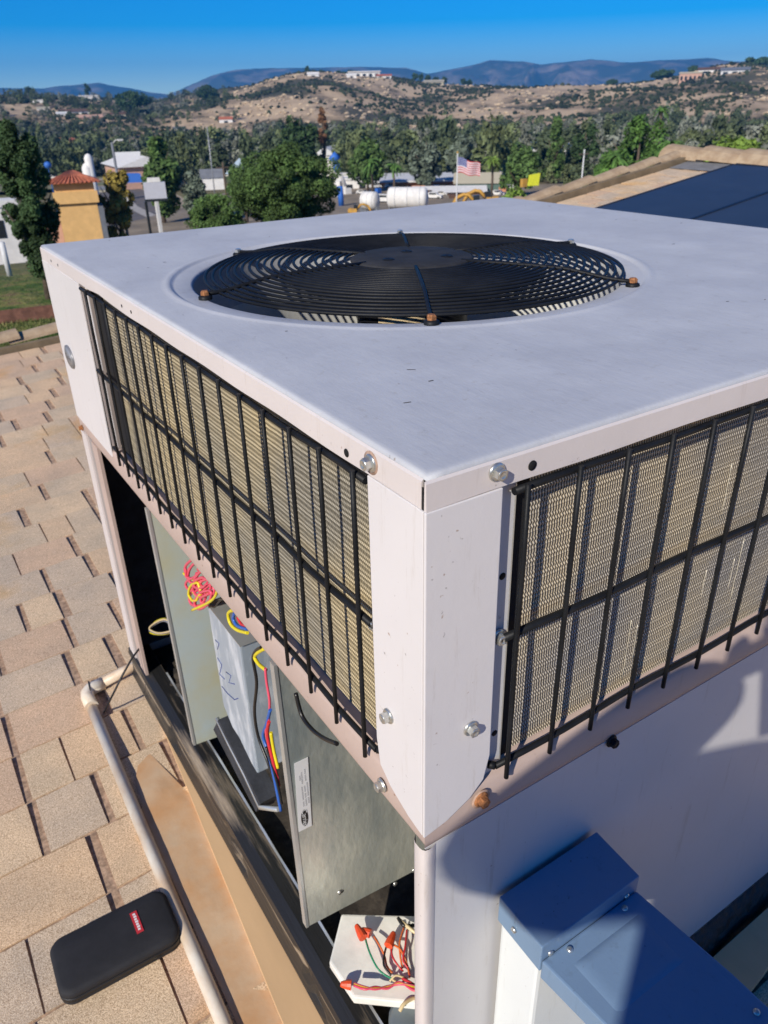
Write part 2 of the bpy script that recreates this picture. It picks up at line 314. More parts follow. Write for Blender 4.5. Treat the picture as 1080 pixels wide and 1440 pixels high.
# ---------------- single trees
def march(p, lo=380., hi=1145.):
    d = ray(p); h = math.hypot(d[0], d[1])
    for r_ in np.arange(lo, hi, 6.):
        q = CAM + d * r_ / h
        if q[2] < gz(q[0], q[1]): return float(r_)
    return hi
TR = [
 # name,label,px,ytop,dist,wpx,mat,kind,n,leaf
 ('conifer_tree', 'tall dark green conifer at the left edge beside the yellow tower', 12, 166, 23, 104, 'dark', 'column', 34000, .048),
 ('broad_evergreen', 'big bushy dark evergreen standing right behind the middle of the metal unit', 395, 196, 46, 205, 'mid', 'round', 42000, .085),
 ('evergreen_shrub', 'low green evergreen bush at the left foot of the big dark evergreen', 300, 270, 44, 95, 'mid', 'round', 11000, .08),
 ('round_evergreen', 'round dark evergreen tree beside the road behind the billboard', 213, 192, 120, 72, 'mid', 'round', 4500, .42),
 ('autumn_tree', 'yellowing tree standing between the yellow tower and the road', 152, 219, 92, 58, 'yellow', 'round', 4200, .3),
 ('silver_tree', 'silver grey willowy tree left of the flag', 600, 188, 168, 62, 'grey', 'round', 3000, .5),
 ('grey_tree', 'second grey green tree just behind the flagpole', 648, 186, 176, 52, 'grey', 'round', 2600, .5),
 ('green_tree', 'rounded light green tree right of the flag', 735, 200, 150, 66, 'mid', 'round', 3200, .45),
 ('pine_tree', 'pointed green pine left of the little red roof', 784, 166, 185, 34, 'mid', 'cone', 2200, .45),
 ('dark_oak', 'dark tree right of the little red roof', 826, 172, 190, 42, 'dark', 'round', 2200, .5),
 ('pepper_tree', 'drooping green pepper tree above the tiled roof peak', 905, 162, 100, 110, 'palm', 'round', 6500, .3),
 ('pepper_tree', 'smaller drooping green tree left of the pepper tree above the roof rake', 868, 190, 92, 60, 'palm', 'round', 3500, .3),
 ('leafy_hedge', 'bright yellow green leafy tree mass at the right edge behind the ridge', 1040, 186, 42, 150, 'bright', 'round', 9000, .14),
 ('bushy_tree', 'bright green bush left of the roof rake below the yellow sign', 722, 262, 112, 52, 'bright', 'round', 1600, .3),
 ('roadside_tree', 'small dull green tree between the road and the white shed', 268, 232, 118, 40, 'grey', 'round', 2000, .4),
 ('roadside_tree', 'green tree at the right side of the white shed', 338, 218, 116, 50, 'mid', 'round', 2400, .4),
 ('tall_pine', 'tall green pine rising over the left rim of the big dark evergreen', 420, 152, 210, 62, 'dark', 'round', 2600, .6),
 ('dead_tree', 'rust brown dead tree among the dark pines', 452, 150, 215, 18, 'rust', 'column', 1400, .5),
 ('willow_tree', 'olive green spreading tree above the white tanks', 515, 196, 165, 62, 'mid', 'round', 3000, .5),
 ('hill_oak', 'large dark oak at the right end of the hilltop', 1064, 80, 1100, 34, 'dark', 'round', 2500, 2.2),
 ('hill_oak', 'wide dark tree on the hill crest left of the villa with arches', 934, 97, 1120, 32, 'dark', 'round', 1600, 2.2),
 ('hill_oak', 'small dark tree directly behind the villa with arches', 976, 91, 1130, 15, 'dark', 'round', 800, 2),
 ('hill_oak', 'lone dark tree on the bare hill crest far left of the villa', 861, 112, 1130, 18, 'dark', 'round', 800, 2),
 ('cypress_tree', 'thin dark cypress beside the first hilltop house', 432, 93, 1120, 9, 'dark', 'cone', 700, 1.6),
 ('hill_tree', 'dark trees crowning the low knoll left of the brown hill', 292, 121, 640, 40, 'dark', 'column', 2200, 1.1),
 ('hill_tree', 'dark pine group on the horizon above the left valley', 180, 126, 640, 62, 'dark', 'round', 2600, 1.2),
 ('hill_tree', 'lone dark eucalyptus on the left horizon', 40, 121, 640, 14, 'dark', 'round', 800, .9),
 ('hill_tree', 'lone tufted tree on the horizon over the white villa', 121, 117, 660, 11, 'dark', 'round', 700, .9),
]
for t in TR:
    if t[4] in (640, 660): t = list(t); t[4] = march((t[2], t[3] + t[5] * .5 + 4))
    tree(t[0], t[1], t[2], t[3], t[4], t[5], LM[t[6]], t[7], t[8], t[9])
for i, (px, yt, ds, wp, lb) in enumerate([(522, 222, 150, 30, 'fan palm left of the white tank in the equipment yard'), (553, 228, 150, 26, 'fan palm directly behind the white tank'), (693, 218, 148, 30, 'yellowish fan palm just right of the flag'), (932, 148, 170, 24, 'tall palm standing above the drooping trees'), (945, 195, 60, 46, 'palm with pale trunk behind the roof peak'), (868, 212, 70, 44, 'palm behind the middle of the roof rake')]):
    palm('fan_palm', lb, px, yt, ds, wp, group='palms in the valley', m=LM['bright'] if i == 2 else None)
for i in range(14):
    px = [452, 462, 475, 484, 492, 500, 508, 584, 592, 602, 613, 625, 652, 660][i]
    tree('ridge_tree', 'small dark tree in the row along the brown hill crest', px, [102, 104, 103, 105, 102, 103, 104, 105, 107, 108, 110, 111, 114, 115][i] - 3, 1125, 9, LM['dark'], 'round', 240, 1.7, group='small trees along the brown hill crest', seed=i)
# ---------------- buildings and yard
WH = mat('white_stucco', (.72, .7, .66), .8, var=.08, scale=1.5); PK = mat('pink_stucco', (.55, .33, .24), .8, var=.1, scale=1.2); YE = mat('yellow_stucco', (.72, .44, .17), .85, var=.07, scale=1.5)
RT = mat('red_tile', (.42, .13, .07), .8, var=.3, scale=3); GR = mat('grey_roof', (.16, .17, .19), .7, var=.15, scale=1); DK = mat('dark_window', (.02, .025, .03), .2, var=.1)
OR = mat('orange_wall', (.55, .24, .12), .8, var=.15, scale=1); GN = mat('green_metal', (.09, .15, .12), .5, var=.1); TAN = mat('tan_metal', (.42, .38, .28), .6, var=.08); BLU = mat('blue_tarp', (.03, .14, .5), .6, var=.1)
YM = mat('machine_yellow', (.55, .30, .05), .7, var=.3, scale=2, col2=(.3, .18, .07), mix=(.5, .7)); CON = mat('concrete', (.4, .37, .33), .9, var=.15, scale=1); STL = mat('grey_steel', (.35, .36, .37), .45, .4, var=.1); SILV = mat('corrugated_white', (.62, .62, .61), .8, 0, var=.1)
BRN = mat('rust_brown', (.13, .07, .045), .9, var=.3)
def house(name, label, px, ytop, dist, wpx, hpx, wm, rm, cat='house', roof='gable', dpt=.7, nwin=2, yaw=None, group=None, rfrac=.3):
    """walls, roof and windows as parts; front faces the camera"""
    if dist >= 95: dist = march((px, ytop + hpx), 85)
    top = at((px, ytop), dist); W_ = wpx / FP * dist; H = hpx / FP * dist; D = W_ * dpt; a = R_(yaw) if yaw is not None else math.atan2(top.x - CAM[0], top.y - CAM[1])
    f = Vector((math.sin(a), math.cos(a), 0)); r_ = Vector((math.cos(a), -math.sin(a), 0)); o = Vector((top.x, top.y, top.z - H)); zb = min(o.z, gz(top.x, top.y)) - .5; rh = H * rfrac
    P = lambda u, v, z: o + r_ * u * W_ / 2 + f * v * D + Vector((0, 0, z))
    root = thing(name, label, cat, (o.x, o.y, zb), group)
    hw = H - rh; m = MB(); base = [P(-1, 0, zb - o.z), P(1, 0, zb - o.z), P(1, 1, zb - o.z), P(-1, 1, zb - o.z)]; m.poly(base, (0, 0, hw + o.z - zb)); 
    link('wall', m.mesh('wall', wm), root)
    m = MB(); e = 1.07; lo = hw + .01
    if roof == 'gable':
        m.add([P(-e, -.06, lo), P(e, -.06, lo), P(e, 1.06, lo), P(-e, 1.06, lo), P(-e, .5, H), P(e, .5, H)], [(0, 1, 5, 4), (2, 3, 4, 5), (1, 2, 5), (3, 0, 4), (0, 3, 2, 1)])
    elif roof == 'hip':
        m.add([P(-e, -.06, lo), P(e, -.06, lo), P(e, 1.06, lo), P(-e, 1.06, lo), P(-.35, .5, H), P(.35, .5, H)], [(0, 1, 5, 4), (2, 3, 4, 5), (1, 2, 5), (3, 0, 4), (0, 3, 2, 1)])
    else:
        m.poly([P(-e, -.06, lo), P(e, -.06, lo), P(e, 1.06, lo), P(-e, 1.06, lo)], (0, 0, max(.2, rh)))
    link('roof', m.mesh('roof', rm), root)
    for k in range(nwin):
        u = (k + .5) / nwin * 2 - 1; ww = min(.5 / nwin, .28) ; q = MB(); b0 = P(u - ww, -.012, hw * .35); b1 = P(u + ww, -.012, hw * .35)
        q.poly([b0, b1, b1 + Vector((0, 0, hw * .38)), b0 + Vector((0, 0, hw * .38))], -f * .02 * max(1, dist / 60)); link('window', q.mesh('window', DK), root)
    return root, P, hw, H
# yellow tower with red clay roof
D = 88.
root, P, hw, H = house('stucco_tower', 'yellow stucco tower with red clay tile roof and one small window', 100, 243, D, 46, 100, YE, RT, 'tower', 'hip', 1.0, 0, rfrac=.11)
for o in list(bpy.data.objects):
    if o.parent == root and o.name.startswith('roof'): bpy.data.objects.remove(o)
rf = MB(); e = 1.35
rf.add([P(-e, -.2, hw), P(e, -.2, hw), P(e, 1.2, hw), P(-e, 1.2, hw), P(-.15, .5, H), P(.15, .5, H)], [(0, 1, 5, 4), (2, 3, 4, 5), (1, 2, 5), (3, 0, 4), (0, 3, 2, 1)]); link('roof', rf.mesh('roof', RT), root)
for k in range(13):
    u = -1 + 2 * k / 12; q = MB(); a0 = P(u * e, -.2, hw + .05); b0 = P(u * .15, .5, H + .05); q.tube([a0, b0], .09, 6); link('roof_tile', q.mesh('roof_tile', RT), root)
q = MB(); q.poly([P(-1.12, -.08, hw - 1.9), P(1.12, -.08, hw - 1.9), P(1.12, -.002, hw - 1.9), P(-1.12, -.002, hw - 1.9)], (0, 0, 1.1)); link('cornice', q.mesh('cornice', YE), root)
q = MB(); zb = hw - 6.3; q.poly([P(.02, -.03, zb - 1.1), P(.5, -.03, zb - 1.1), P(.5, -.002, zb - 1.1), P(.02, -.002, zb - 1.1)], (0, 0, 1.5)); w1 = link('window', q.mesh('window', DK), root)
q = MB(); q.poly([P(-.08, -.16, zb + .42), P(.62, -.16, zb + .42), P(.62, -.002, zb + .6), P(-.08, -.002, zb + .6)], (0, 0, .1)); link('awning', q.mesh('awning', DK), root)
q = MB(); q.poly([P(1.01, -.0, -14), P(1.28, -.0, -14), P(1.28, .9, -14), P(1.01, .9, -14)], (0, 0, 14 + hw - 2.3)); link('side_wall', q.mesh('side_wall', GR), root)
q = MB(); q.poly([P(-1.9, .3, -14), P(-1.02, .3, -14), P(-1.02, .9, -14), P(-1.9, .9, -14)], (0, 0, 14 + hw - 3.2)); link('side_wall', q.mesh('side_wall', PK), root)
HS = [
 ('storage_shed', 'small tan shed just right of the yellow tower by the road', 140, 262, 120, 12, 12, TAN, GR, 'gable', 0),
 ('storage_shed', 'low white shed behind the top of the yellowing tree', 150, 222, 180, 14, 10, WH, SILV, 'gable', 0),
 ('storage_shed', 'pale shed with brown roof right of the round evergreen', 258, 224, 190, 20, 9, WH, BRN, 'gable', 1),
 ('storage_shed', 'grey roofed cottage in the trees above the white shed', 322, 208, 220, 18, 9, SILV, GR, 'gable', 1),
 ('storage_shed', 'white flat workshop behind the crane column', 484, 244, 175, 26, 12, WH, WH, 'flat', 1),
 ('storage_shed', 'white gabled workshop above the large tank', 545, 243, 185, 20, 12, WH, SILV, 'gable', 1),
 ('storage_shed', 'grey flat shed above the right end of the large tank', 602, 246, 185, 28, 10, SILV, SILV, 'flat', 0),
 ('storage_shed', 'low white shed directly left of the flagpole', 628, 250, 175, 22, 9, WH, WH, 'flat', 0),
 ('storage_shed', 'pink walled shed between the tanks and the flagpole', 615, 258, 150, 26, 9, OR, SILV, 'gable', 0),
 ('storage_shed', 'brown open lean-to below the canopy', 606, 272, 128, 26, 11, BRN, TAN, 'flat', 0),
 ('storage_shed', 'white container at the right end of the canopy', 700, 262, 130, 20, 10, WH, WH, 'flat', 0),
 ('storage_shed', 'small white shed left of the acid yellow banner', 716, 250, 140, 14, 9, WH, SILV, 'gable', 0),
 ('storage_shed', 'pale cottage among trees above the roof rake', 845, 230, 150, 18, 9, WH, TAN, 'gable', 1),
 ('storage_shed', 'grey container beside the road right of the billboard', 238, 252, 135, 14, 8, SILV, SILV, 'flat', 0),
 ('hill_house', 'cream house half way up the left hillside', 60, 150, 560, 14, 6, WH, TAN, 'gable', 2),
 ('hill_house', 'low white house beside the lone left eucalyptus', 52, 140, 560, 12, 5, WH, WH, 'flat', 1),
 ('hill_house', 'tan house on the left slope under the dark pine group', 165, 158, 560, 18, 6, TAN, BRN, 'gable', 2),
 ('hill_house', 'white house at the foot of the low knoll', 252, 178, 560, 14, 6, WH, GR, 'gable', 1),
 ('white_house', 'white flat building half hidden behind the conifer at the left edge', -12, 283, 60, 52, 60, WH, WH, 'flat', 1),
 ('metal_warehouse', 'tall corrugated white warehouse between the yellow tree and the round evergreen', 178, 214, 150, 30, 48, SILV, SILV, 'gable', 0),
 ('pink_building', 'long pink building with a dark hipped roof above the road', 265, 199, 240, 58, 28, PK, GR, 'hip', 5),
 ('pink_wall', 'low pink garden wall right of the pink building', 308, 219, 235, 50, 9, PK, PK, 'flat', 0),
 ('white_shed', 'small white shed with grey roof by the utility pole', 297, 238, 125, 28, 30, WH, GR, 'gable', 0),
 ('white_barn', 'low white building right of the pink garden wall', 345, 205, 240, 36, 16, WH, WH, 'gable', 1),
 ('orange_building', 'long orange walled building with a grey flat roof behind the tank', 612, 253, 172, 190, 16, OR, SILV, 'flat', 0),
 ('trailer_office', 'white trailer office left of the orange building', 500, 250, 150, 34, 22, WH, SILV, 'flat', 2),
 ('carport', 'tan metal roofed shed with dark green gable right of the flagpole', 672, 244, 140, 58, 34, GN, TAN, 'gable', 0),
 ('canopy', 'low green and white canopy right of the white tank', 632, 264, 122, 92, 16, BRN, WH, 'gable', 0),
 ('white_hut', 'small white hut behind the silver grey tree trunk', 568, 218, 200, 10, 14, WH, SILV, 'gable', 0),
 ('tan_hut', 'small tan roofed hut below the silver grey tree', 580, 230, 190, 24, 12, PK, TAN, 'gable', 0),
 ('white_villa', 'small white villa on the left horizon below the lone tufted tree', 125, 134, 640, 22, 7, WH, WH, 'flat', 2),
 ('pink_villa', 'pink villa on the left hillside', 127, 161, 520, 26, 9, PK, PK, 'gable', 2),
 ('brown_villa', 'low house with brown roof left of the pink villa', 104, 153, 560, 34, 8, WH, BRN, 'gable', 3),
 ('green_villa', 'pale green roofed house on the left hillside', 86, 157, 560, 12, 6, SILV, SILV, 'gable', 1),
 ('clay_house', 'house with orange clay roof at the edge of the green field', 92, 193, 330, 30, 10, RT, RT, 'hip', 0),
 ('red_roof_house', 'small house with bright red roof below the brown hill', 317, 164, 560, 16, 9, WH, RT, 'gable', 1),
 ('red_roof_house', 'small house with red roof among the pines right of the brown hill', 803, 176, 330, 18, 12, WH, RT, 'hip', 1),
 ('hill_house', 'cream house at the left end of the brown hilltop', 440, 101, 1130, 14, 7, WH, WH, 'gable', 1),
 ('hill_mansion', 'wide white mansion on top of the brown hill', 512, 100, 1140, 38, 8, WH, WH, 'flat', 5),
 ('hill_house', 'small white house left of the hilltop mansion', 494, 103, 1135, 12, 6, WH, WH, 'gable', 1),
 ('hill_house', 'low house with reddish roof right of the hilltop mansion', 540, 104, 1140, 18, 6, WH, RT, 'gable', 2),
 ('hill_house', 'pale yellow house further down the brown hill crest', 610, 112, 1120, 24, 7, TAN, TAN, 'gable', 2),
 ('arched_villa', 'tan villa with a row of arches on the right hilltop', 972, 101, 1110, 24, 12, PK, TAN, 'flat', 5),
 ('hill_house', 'white house with brown roof right of the arched villa', 1000, 94, 1120, 26, 8, WH, BRN, 'gable', 2),
 ('hill_house', 'grey blue house beside the large oak on the right hilltop', 1035, 94, 1115, 30, 9, SILV, GR, 'gable', 3),
 ('white_hut', 'white cottage in the trees right of the rounded light green tree', 762, 222, 170, 9, 10, WH, WH, 'gable', 0),
 ('white_hut', 'white cottage below the dark tree beside the small red roof', 801, 212, 200, 14, 9, WH, SILV, 'gable', 0),
]
for h in HS: house(h[0], h[1], h[2], h[3], h[4], h[5], h[6], h[7], h[8], 'building', h[9], .6, h[10], rfrac=.35 if h[9] != 'flat' else .12)
hr_ = random.Random(21)
for i in range(34):
    a_ = hr_.uniform(10, 50); d_ = hr_.uniform(195, 480); x_ = CAM[0] + d_ * math.sin(R_(a_)); y_ = CAM[1] + d_ * math.cos(R_(a_)); z_ = gz(x_, y_); w_ = hr_.uniform(5, 11); h_ = hr_.uniform(5, 8.5); yaw_ = hr_.uniform(0, 3.1); top_ = z_ + h_; wm_ = hr_.choice([WH, WH, PK, TAN]); rm_ = hr_.choice([WH, SILV, RT, BRN, GR, TAN])
    u = Vector((math.cos(yaw_), math.sin(yaw_), 0)) * w_; v = Vector((-math.sin(yaw_), math.cos(yaw_), 0)) * w_ * .6; o = Vector((x_, y_, z_ - 1)); root = tag(thing('valley_cottage', '', 'house', o), 'small pale cottage half hidden among the trees of the valley', 'house', 'cottages half hidden among the valley trees')
    k = MB(); k.poly([o - u - v, o + u - v, o + u + v, o - u + v], (0, 0, h_ * .72 + 1)); link('wall', k.mesh('wall', wm_), root)
    k = MB(); b_ = Vector((0, 0, h_ * .72 + 1.02)); t_ = Vector((0, 0, h_ + 1)); k.add([o - u * 1.1 - v * 1.15 + b_, o + u * 1.1 - v * 1.15 + b_, o + u * 1.1 + v * 1.15 + b_, o - u * 1.1 + v * 1.15 + b_, o - u * 1.1 + t_, o + u * 1.1 + t_], [(0, 1, 5, 4), (2, 3, 4, 5), (1, 2, 5), (3, 0, 4), (0, 3, 2, 1)]); link('roof', k.mesh('roof', rm_), root)
# road, kerb, verge
def strip(name, pts, wd, m, dz, kind='structure', parent=None):
    V = []; F = []
    for i, p in enumerate(pts):
        a = Vector(pts[max(i - 1, 0)]); b = Vector(pts[min(i + 1, len(pts) - 1)]); t = (b - a); t = Vector((t.x, t.y)).normalized(); nrm = Vector((-t.y, t.x))
        for k in range(9):
            u = (k / 8 - .5) * wd; x = p[0] + nrm.x * u; y = p[1] + nrm.y * u; V.append((x, y, p[2] + dz))
    for i in range(len(pts) - 1):
        for k in range(8): F.append((i * 9 + k, i * 9 + k + 1, (i + 1) * 9 + k + 1, (i + 1) * 9 + k))
    me = bpy.data.meshes.new(name); me.from_pydata(V, [], F); me.materials.append(m); return link(name, me, parent, kind=kind)
def rp(px, d): p = at((px, 250), d); return (p.x, p.y, gz(p.x, p.y))
ASP = mat('asphalt', (.11, .105, .1), .9, var=.15, scale=.6, col2=(.16, .13, .115)); VRG = mat('dirt_verge', (.36, .29, .2), .95, var=.2, scale=.5); FLD = mat('field_grass', (.13, .15, .05), .95, var=.3, scale=.12, col2=(.26, .2, .12))
def road_pts(off=0):
    P0 = [(395, 88), (330, 96), (270, 104), (215, 122), (180, 150), (150, 200), (140, 240)]
    out = []
    for i in range(len(P0) - 1):
        for k in range(6):
            t = k / 6; px = P0[i][0] * (1 - t) + P0[i + 1][0] * t; d = P0[i][1] * (1 - t) + P0[i + 1][1] * t; out.append(rp(px, d + off))
    return out
strip('road_verge', road_pts(), 24, VRG, .34); strip('road', road_pts(), 15, ASP, .42); strip('sidewalk', road_pts(9.2), 2.0, CON, .5)
# field on the left
fp = [rp(100, d) for d in np.linspace(215, 330, 10)]; strip('field', fp, 60, FLD, .9); fp = [rp(100, d) for d in np.linspace(252, 272, 4)]; strip('dirt_track', fp, 60, VRG, 1.0)
yp = [rp(620, d) for d in np.linspace(98, 178, 10)]; strip('equipment_yard', yp, 90, mat('yard_dirt', (.25, .2, .14), .95, var=.25, scale=.2), .5)
# wooden rail and dark hedge beyond the lawn
hr = thing('garden_fence', 'low reddish timber fence beyond the lawn at the left', 'fence', at((30, 388), 20.5) * 1)
RW = mat('red_timber', (.2, .09, .06), .9, var=.3, scale=6)
for k in range(14):
    p = at((-20 + k * 9, 380), 20.6); zb = gz(p.x, p.y); q = MB(); q.box((p.x - .09, p.y - .012, zb), (p.x + .09, p.y + .012, zb + .32), rot=-.1); link('board', q.mesh('board', RW), hr)
for (a, b, lb) in ((4, 15, 'grey metal pole leaning by the conifer foot'), ):
    pa = at((2, 340), 19); pb = at((14, 388), 19); q = MB(); q.cyl(pa, pb, .06, 10); tag(link('metal_pole', q.mesh('metal_pole', SILV)), 'pale metal pole standing at the foot of the conifer', 'pole')
# vertical-axis tanks, tank truck etc.
def tank(name, label, px, y, dist, lpx, rpx, yawoff=0, cab=False):
    c = at((px, y), dist); L_ = lpx / FP * dist / 2; rd = rpx / FP * dist; a = math.atan2(c.x - CAM[0], c.y - CAM[1]) + yawoff; u = Vector((math.cos(a), -math.sin(a), 0))
    zb = gz(c.x, c.y) + .45; root = thing(name, label, 'tank', (c.x, c.y, zb)); m = MB(); m.lathe(c - u * L_, [(0, 0), (rd * .6, rd * .05), (rd * .92, rd * .2), (rd, rd * .4), (rd, 2 * L_ - rd * .4), (rd * .92, 2 * L_ - rd * .2), (rd * .6, 2 * L_ - rd * .05), (0, 2 * L_)], 28, u); link('shell', m.mesh('shell', WH), root)
    for s in (-.6, 0, .6):
        q = MB(); q.lathe(c + u * L_ * s, [(rd * 1.0, 0), (rd * 1.03, 0), (rd * 1.03, .15), (rd, .15)], 28, u); link('band', q.mesh('band', SILV), root)
    for s in (-.7, .7):
        q = MB(); p = c + u * L_ * s; q.box((p.x - .3, p.y - .8, zb - .5), (p.x + .3, p.y + .8, c.z - rd * .6)); link('support', q.mesh('support', GR), root)
    return root
tank('storage_tank', 'large white horizontal cylinder tank in the yard', 573, 278, 122, 54, 13, .15)
tank('tanker_barrel', 'smaller white tank left of the large horizontal tank', 520, 282, 124, 24, 11, .5)
def vehicle(name, label, px, y, dist, lpx, m, yaw=.2, cat='truck', group=None):
    dist = march((px, y + lpx * .15), 85); c = at((px, y), dist); L_ = lpx / FP * dist; a = math.atan2(c.x - CAM[0], c.y - CAM[1]) + yaw; u = Vector((math.cos(a), -math.sin(a), 0)); v = Vector((math.sin(a), math.cos(a), 0)); zb = gz(c.x, c.y) + .45; k = L_ / 5
    root = thing(name, label, cat, (c.x, c.y, zb), group); o = Vector((c.x, c.y, zb)); Q = lambda x, y_, z: o + u * x * k + v * y_ * k + Vector((0, 0, z * k))
    b = MB(); prof = [(-2.5, .35), (2.5, .35), (2.5, .95), (1.5, 1.1), (.9, 1.75), (-1.4, 1.8), (-2.4, 1.2)]; b.poly([Q(x, -.9, z) for x, z in prof], v * 1.8 * k); link('body', b.mesh('body', m), root)
    b = MB(); b.poly([Q(x, -.92, z) for x, z in [(-1.3, 1.2), (1.2, 1.2), (.8, 1.65), (-1.2, 1.68)]], v * 1.84 * k); link('window', b.mesh('window', DK), root)
    for x in (-1.6, 1.6):
        for y_ in (-.9, .7): w_ = MB(); w_.cyl(Q(x, y_, .38), Q(x, y_ + .22, .38), .38 * k, 12); link('wheel', w_.mesh('wheel', DK), root)
vehicle('pickup_truck', 'white pickup truck in front of the large white tank', 540, 287, 112, 28, WH, .3)
vehicle('parked_van', 'white van parked left of the large dark evergreen across the road', 195, 245, 150, 14, WH, .8, 'van')
vehicle('parked_car', 'dark car parked under the roadside tree beyond the road', 262, 268, 124, 20, DK, .3, 'car')
for i, (px, y, lp, mt, lb) in enumerate([(84, 236, 14, WH, 'white vehicle parked behind the yellow tower roof nearest the conifer'), (100, 237, 14, SILV, 'silver vehicle in the middle of the row behind the yellow tower roof'), (115, 238, 13, WH, 'white vehicle at the right of the row behind the yellow tower roof')]):
    vehicle('parked_vehicle', lb, px, y, 190, lp, mt, .3, 'vehicle', 'vehicles parked behind the yellow tower')
for i, (px, y, d_, lp, m_i, lb) in enumerate([(508, 276, 1, 13, 0, 'white vehicle just left of the smaller tank'), (620, 277, 1, 15, 0, 'white vehicle under the left end of the canopy'), (655, 276, 1, 14, 1, 'silver vehicle between the flagpole and the first excavator'), (692, 270, 1, 15, 0, 'white vehicle behind the second excavator'), (548, 268, 1, 14, 0, 'white vehicle above the left end of the large tank'), (583, 264, 1, 12, 1, 'silver vehicle above the middle of the large tank'), (230, 272, 1, 15, 1, 'silver vehicle on the road right of the billboard post'), (190, 258, 1, 11, 0, 'white vehicle below the blue tarp'), (175, 286, 1, 20, 0, 'white vehicle at the foot of the yellowing tree'), (72, 252, 1, 13, 0, 'white vehicle showing between conifer and yellow tower'), (484, 262, 150, 16, 0, 'white truck body left of the trailer office under the crane'), (594, 262, 160, 20, 1, 'silver vehicle on the roof line behind the right end of the large tank'), (610, 283, 116, 22, 0, 'white pickup right of the large tank under the canopy'), (640, 262, 150, 18, 1, 'silver vehicle left of the tan metal shed'), (700, 280, 112, 18, 0, 'white vehicle right of the excavators'), (528, 268, 140, 16, 1, 'grey vehicle between the two tanks'), (716, 270, 116, 16, 0, 'white vehicle beside the bright green bush'), (245, 262, 130, 13, 0, 'white vehicle under the dull tree across the road'), (476, 283, 116, 14, 1, 'silver vehicle at the right edge of the big evergreen')]):
    vehicle('yard_vehicle', lb, px, y, d_, lp, [WH, SILV][m_i], rs0.uniform(-.5, .6), 'vehicle', 'vehicles standing in the equipment yard')
for i, (px, y, wp, hp, m_i, lb) in enumerate([(489, 279, 9, 7, 0, 'white crate at the foot of the crane'), (532, 277, 7, 6, 2, 'blue drum box between the two white tanks'), (602, 280, 10, 6, 3, 'rusty brown stack right of the large tank'), (613, 270, 12, 5, 1, 'grey stack under the canopy eave'), (636, 284, 10, 5, 3, 'rusty brown stack at the flagpole foot'), (560, 258, 12, 6, 0, 'white box on the ground behind the tank'), (525, 262, 8, 8, 4, 'orange tan box behind the smaller tank'), (476, 270, 8, 9, 0, 'white box at the right rim of the big evergreen'), (706, 276, 9, 6, 4, 'orange tan box beside the bright bush'), (742, 268, 9, 6, 1, 'grey box under the yellow banner'), (250, 268, 7, 5, 0, 'white box across the road'), (96, 236, 7, 5, 2, 'blue box in the row behind the yellow tower')]):
    d_ = march((px, y), 85); c = at((px, y), d_); W_ = wp / FP * d_; H_2 = hp / FP * d_; z0 = gz(c.x, c.y) + .5
    k = MB(); k.box((c.x - W_ / 2, c.y - W_ / 3, z0), (c.x + W_ / 2, c.y + W_ / 3, z0 + H_2), rot=.3 * i); tag(link('yard_box', k.mesh('yard_box', [WH, SILV, BLU, BRN, OR][m_i])), lb, 'box', 'boxes and stacks in the yard')
# round water tanks / silos by yellow tree
for px, y, r_, lb in ((124, 222, 5, 'upper white silo beside the yellowing tree'), (122, 236, 6, 'lower white silo beside the yellowing tree')):
    c = at((px, y), 170); rd = r_ / FP * 170; q = MB(); q.lathe((c.x, c.y, gz(c.x, c.y)), [(rd, 0), (rd, c.z - gz(c.x, c.y)), (rd * .6, c.z - gz(c.x, c.y) + rd * .7), (0, c.z - gz(c.x, c.y) + rd)], 20); tag(link('silo', q.mesh('silo', WH)), lb, 'silo')
q = MB(); c = at((67, 232), 160); rd = .6; zb = gz(c.x, c.y); q.lathe((c.x, c.y, zb), [(.08, 0), (.08, c.z - zb - .6), (.5, c.z - zb - .4), (.65, c.z - zb), (.5, c.z - zb + .4), (0, c.z - zb + .6)], 16); tag(link('blue_globe_sign', q.mesh('blue_globe_sign', BLU)), 'round blue globe sign on a post right of the conifer', 'sign')
q = MB(); c = at((184, 251), 140); q.poly([c + Vector((-1.6, 0, -.6)), c + Vector((1.6, -1, -.6)), c + Vector((1.4, -.8, .7)), c + Vector((-1.3, 0, .8))], (0, 1.5, 0)); tag(link('blue_tarp', q.mesh('blue_tarp', BLU)), 'bright blue tarp covering goods beside the road', 'tarp')
# blue and white drilling mast, tent
q = thing('crane', 'blue and white crane mast behind the big dark evergreen', 'crane', (at((476, 250), 140).x, at((476, 250), 140).y, gz(*at((476, 250), 140)[:2])))
for (a, b, m_, nm, rd) in (((470, 222), (486, 262), WH, 'mast', .28), ((466, 218), (474, 226), BLU, 'head', .8), ((472, 230), (475, 240), BLU, 'block', .6), ((478, 262), (480, 290), BLU, 'column', .5)):
    k = MB(); k.cyl(at(a, 140), at(b, 140), rd, 8); link(nm, k.mesh(nm, m_), q)
k = MB(); c = at((333, 236), 124); s = 1.3; k.add([c + Vector((-s, 0, -.8)), c + Vector((s, -.6, -.8)), c + Vector((s, 1.5, -.8)), c + Vector((-s, 1.5, -.8)), c + Vector((.7, .3, 1.3))], [(0, 1, 4), (1, 2, 4), (2, 3, 4), (3, 0, 4), (0, 3, 2, 1)]); tag(link('tent_canopy', k.mesh('tent_canopy', mat('pale_blue', (.45, .55, .62), .6))), 'pale blue pointed canopy right of the white shed', 'canopy')
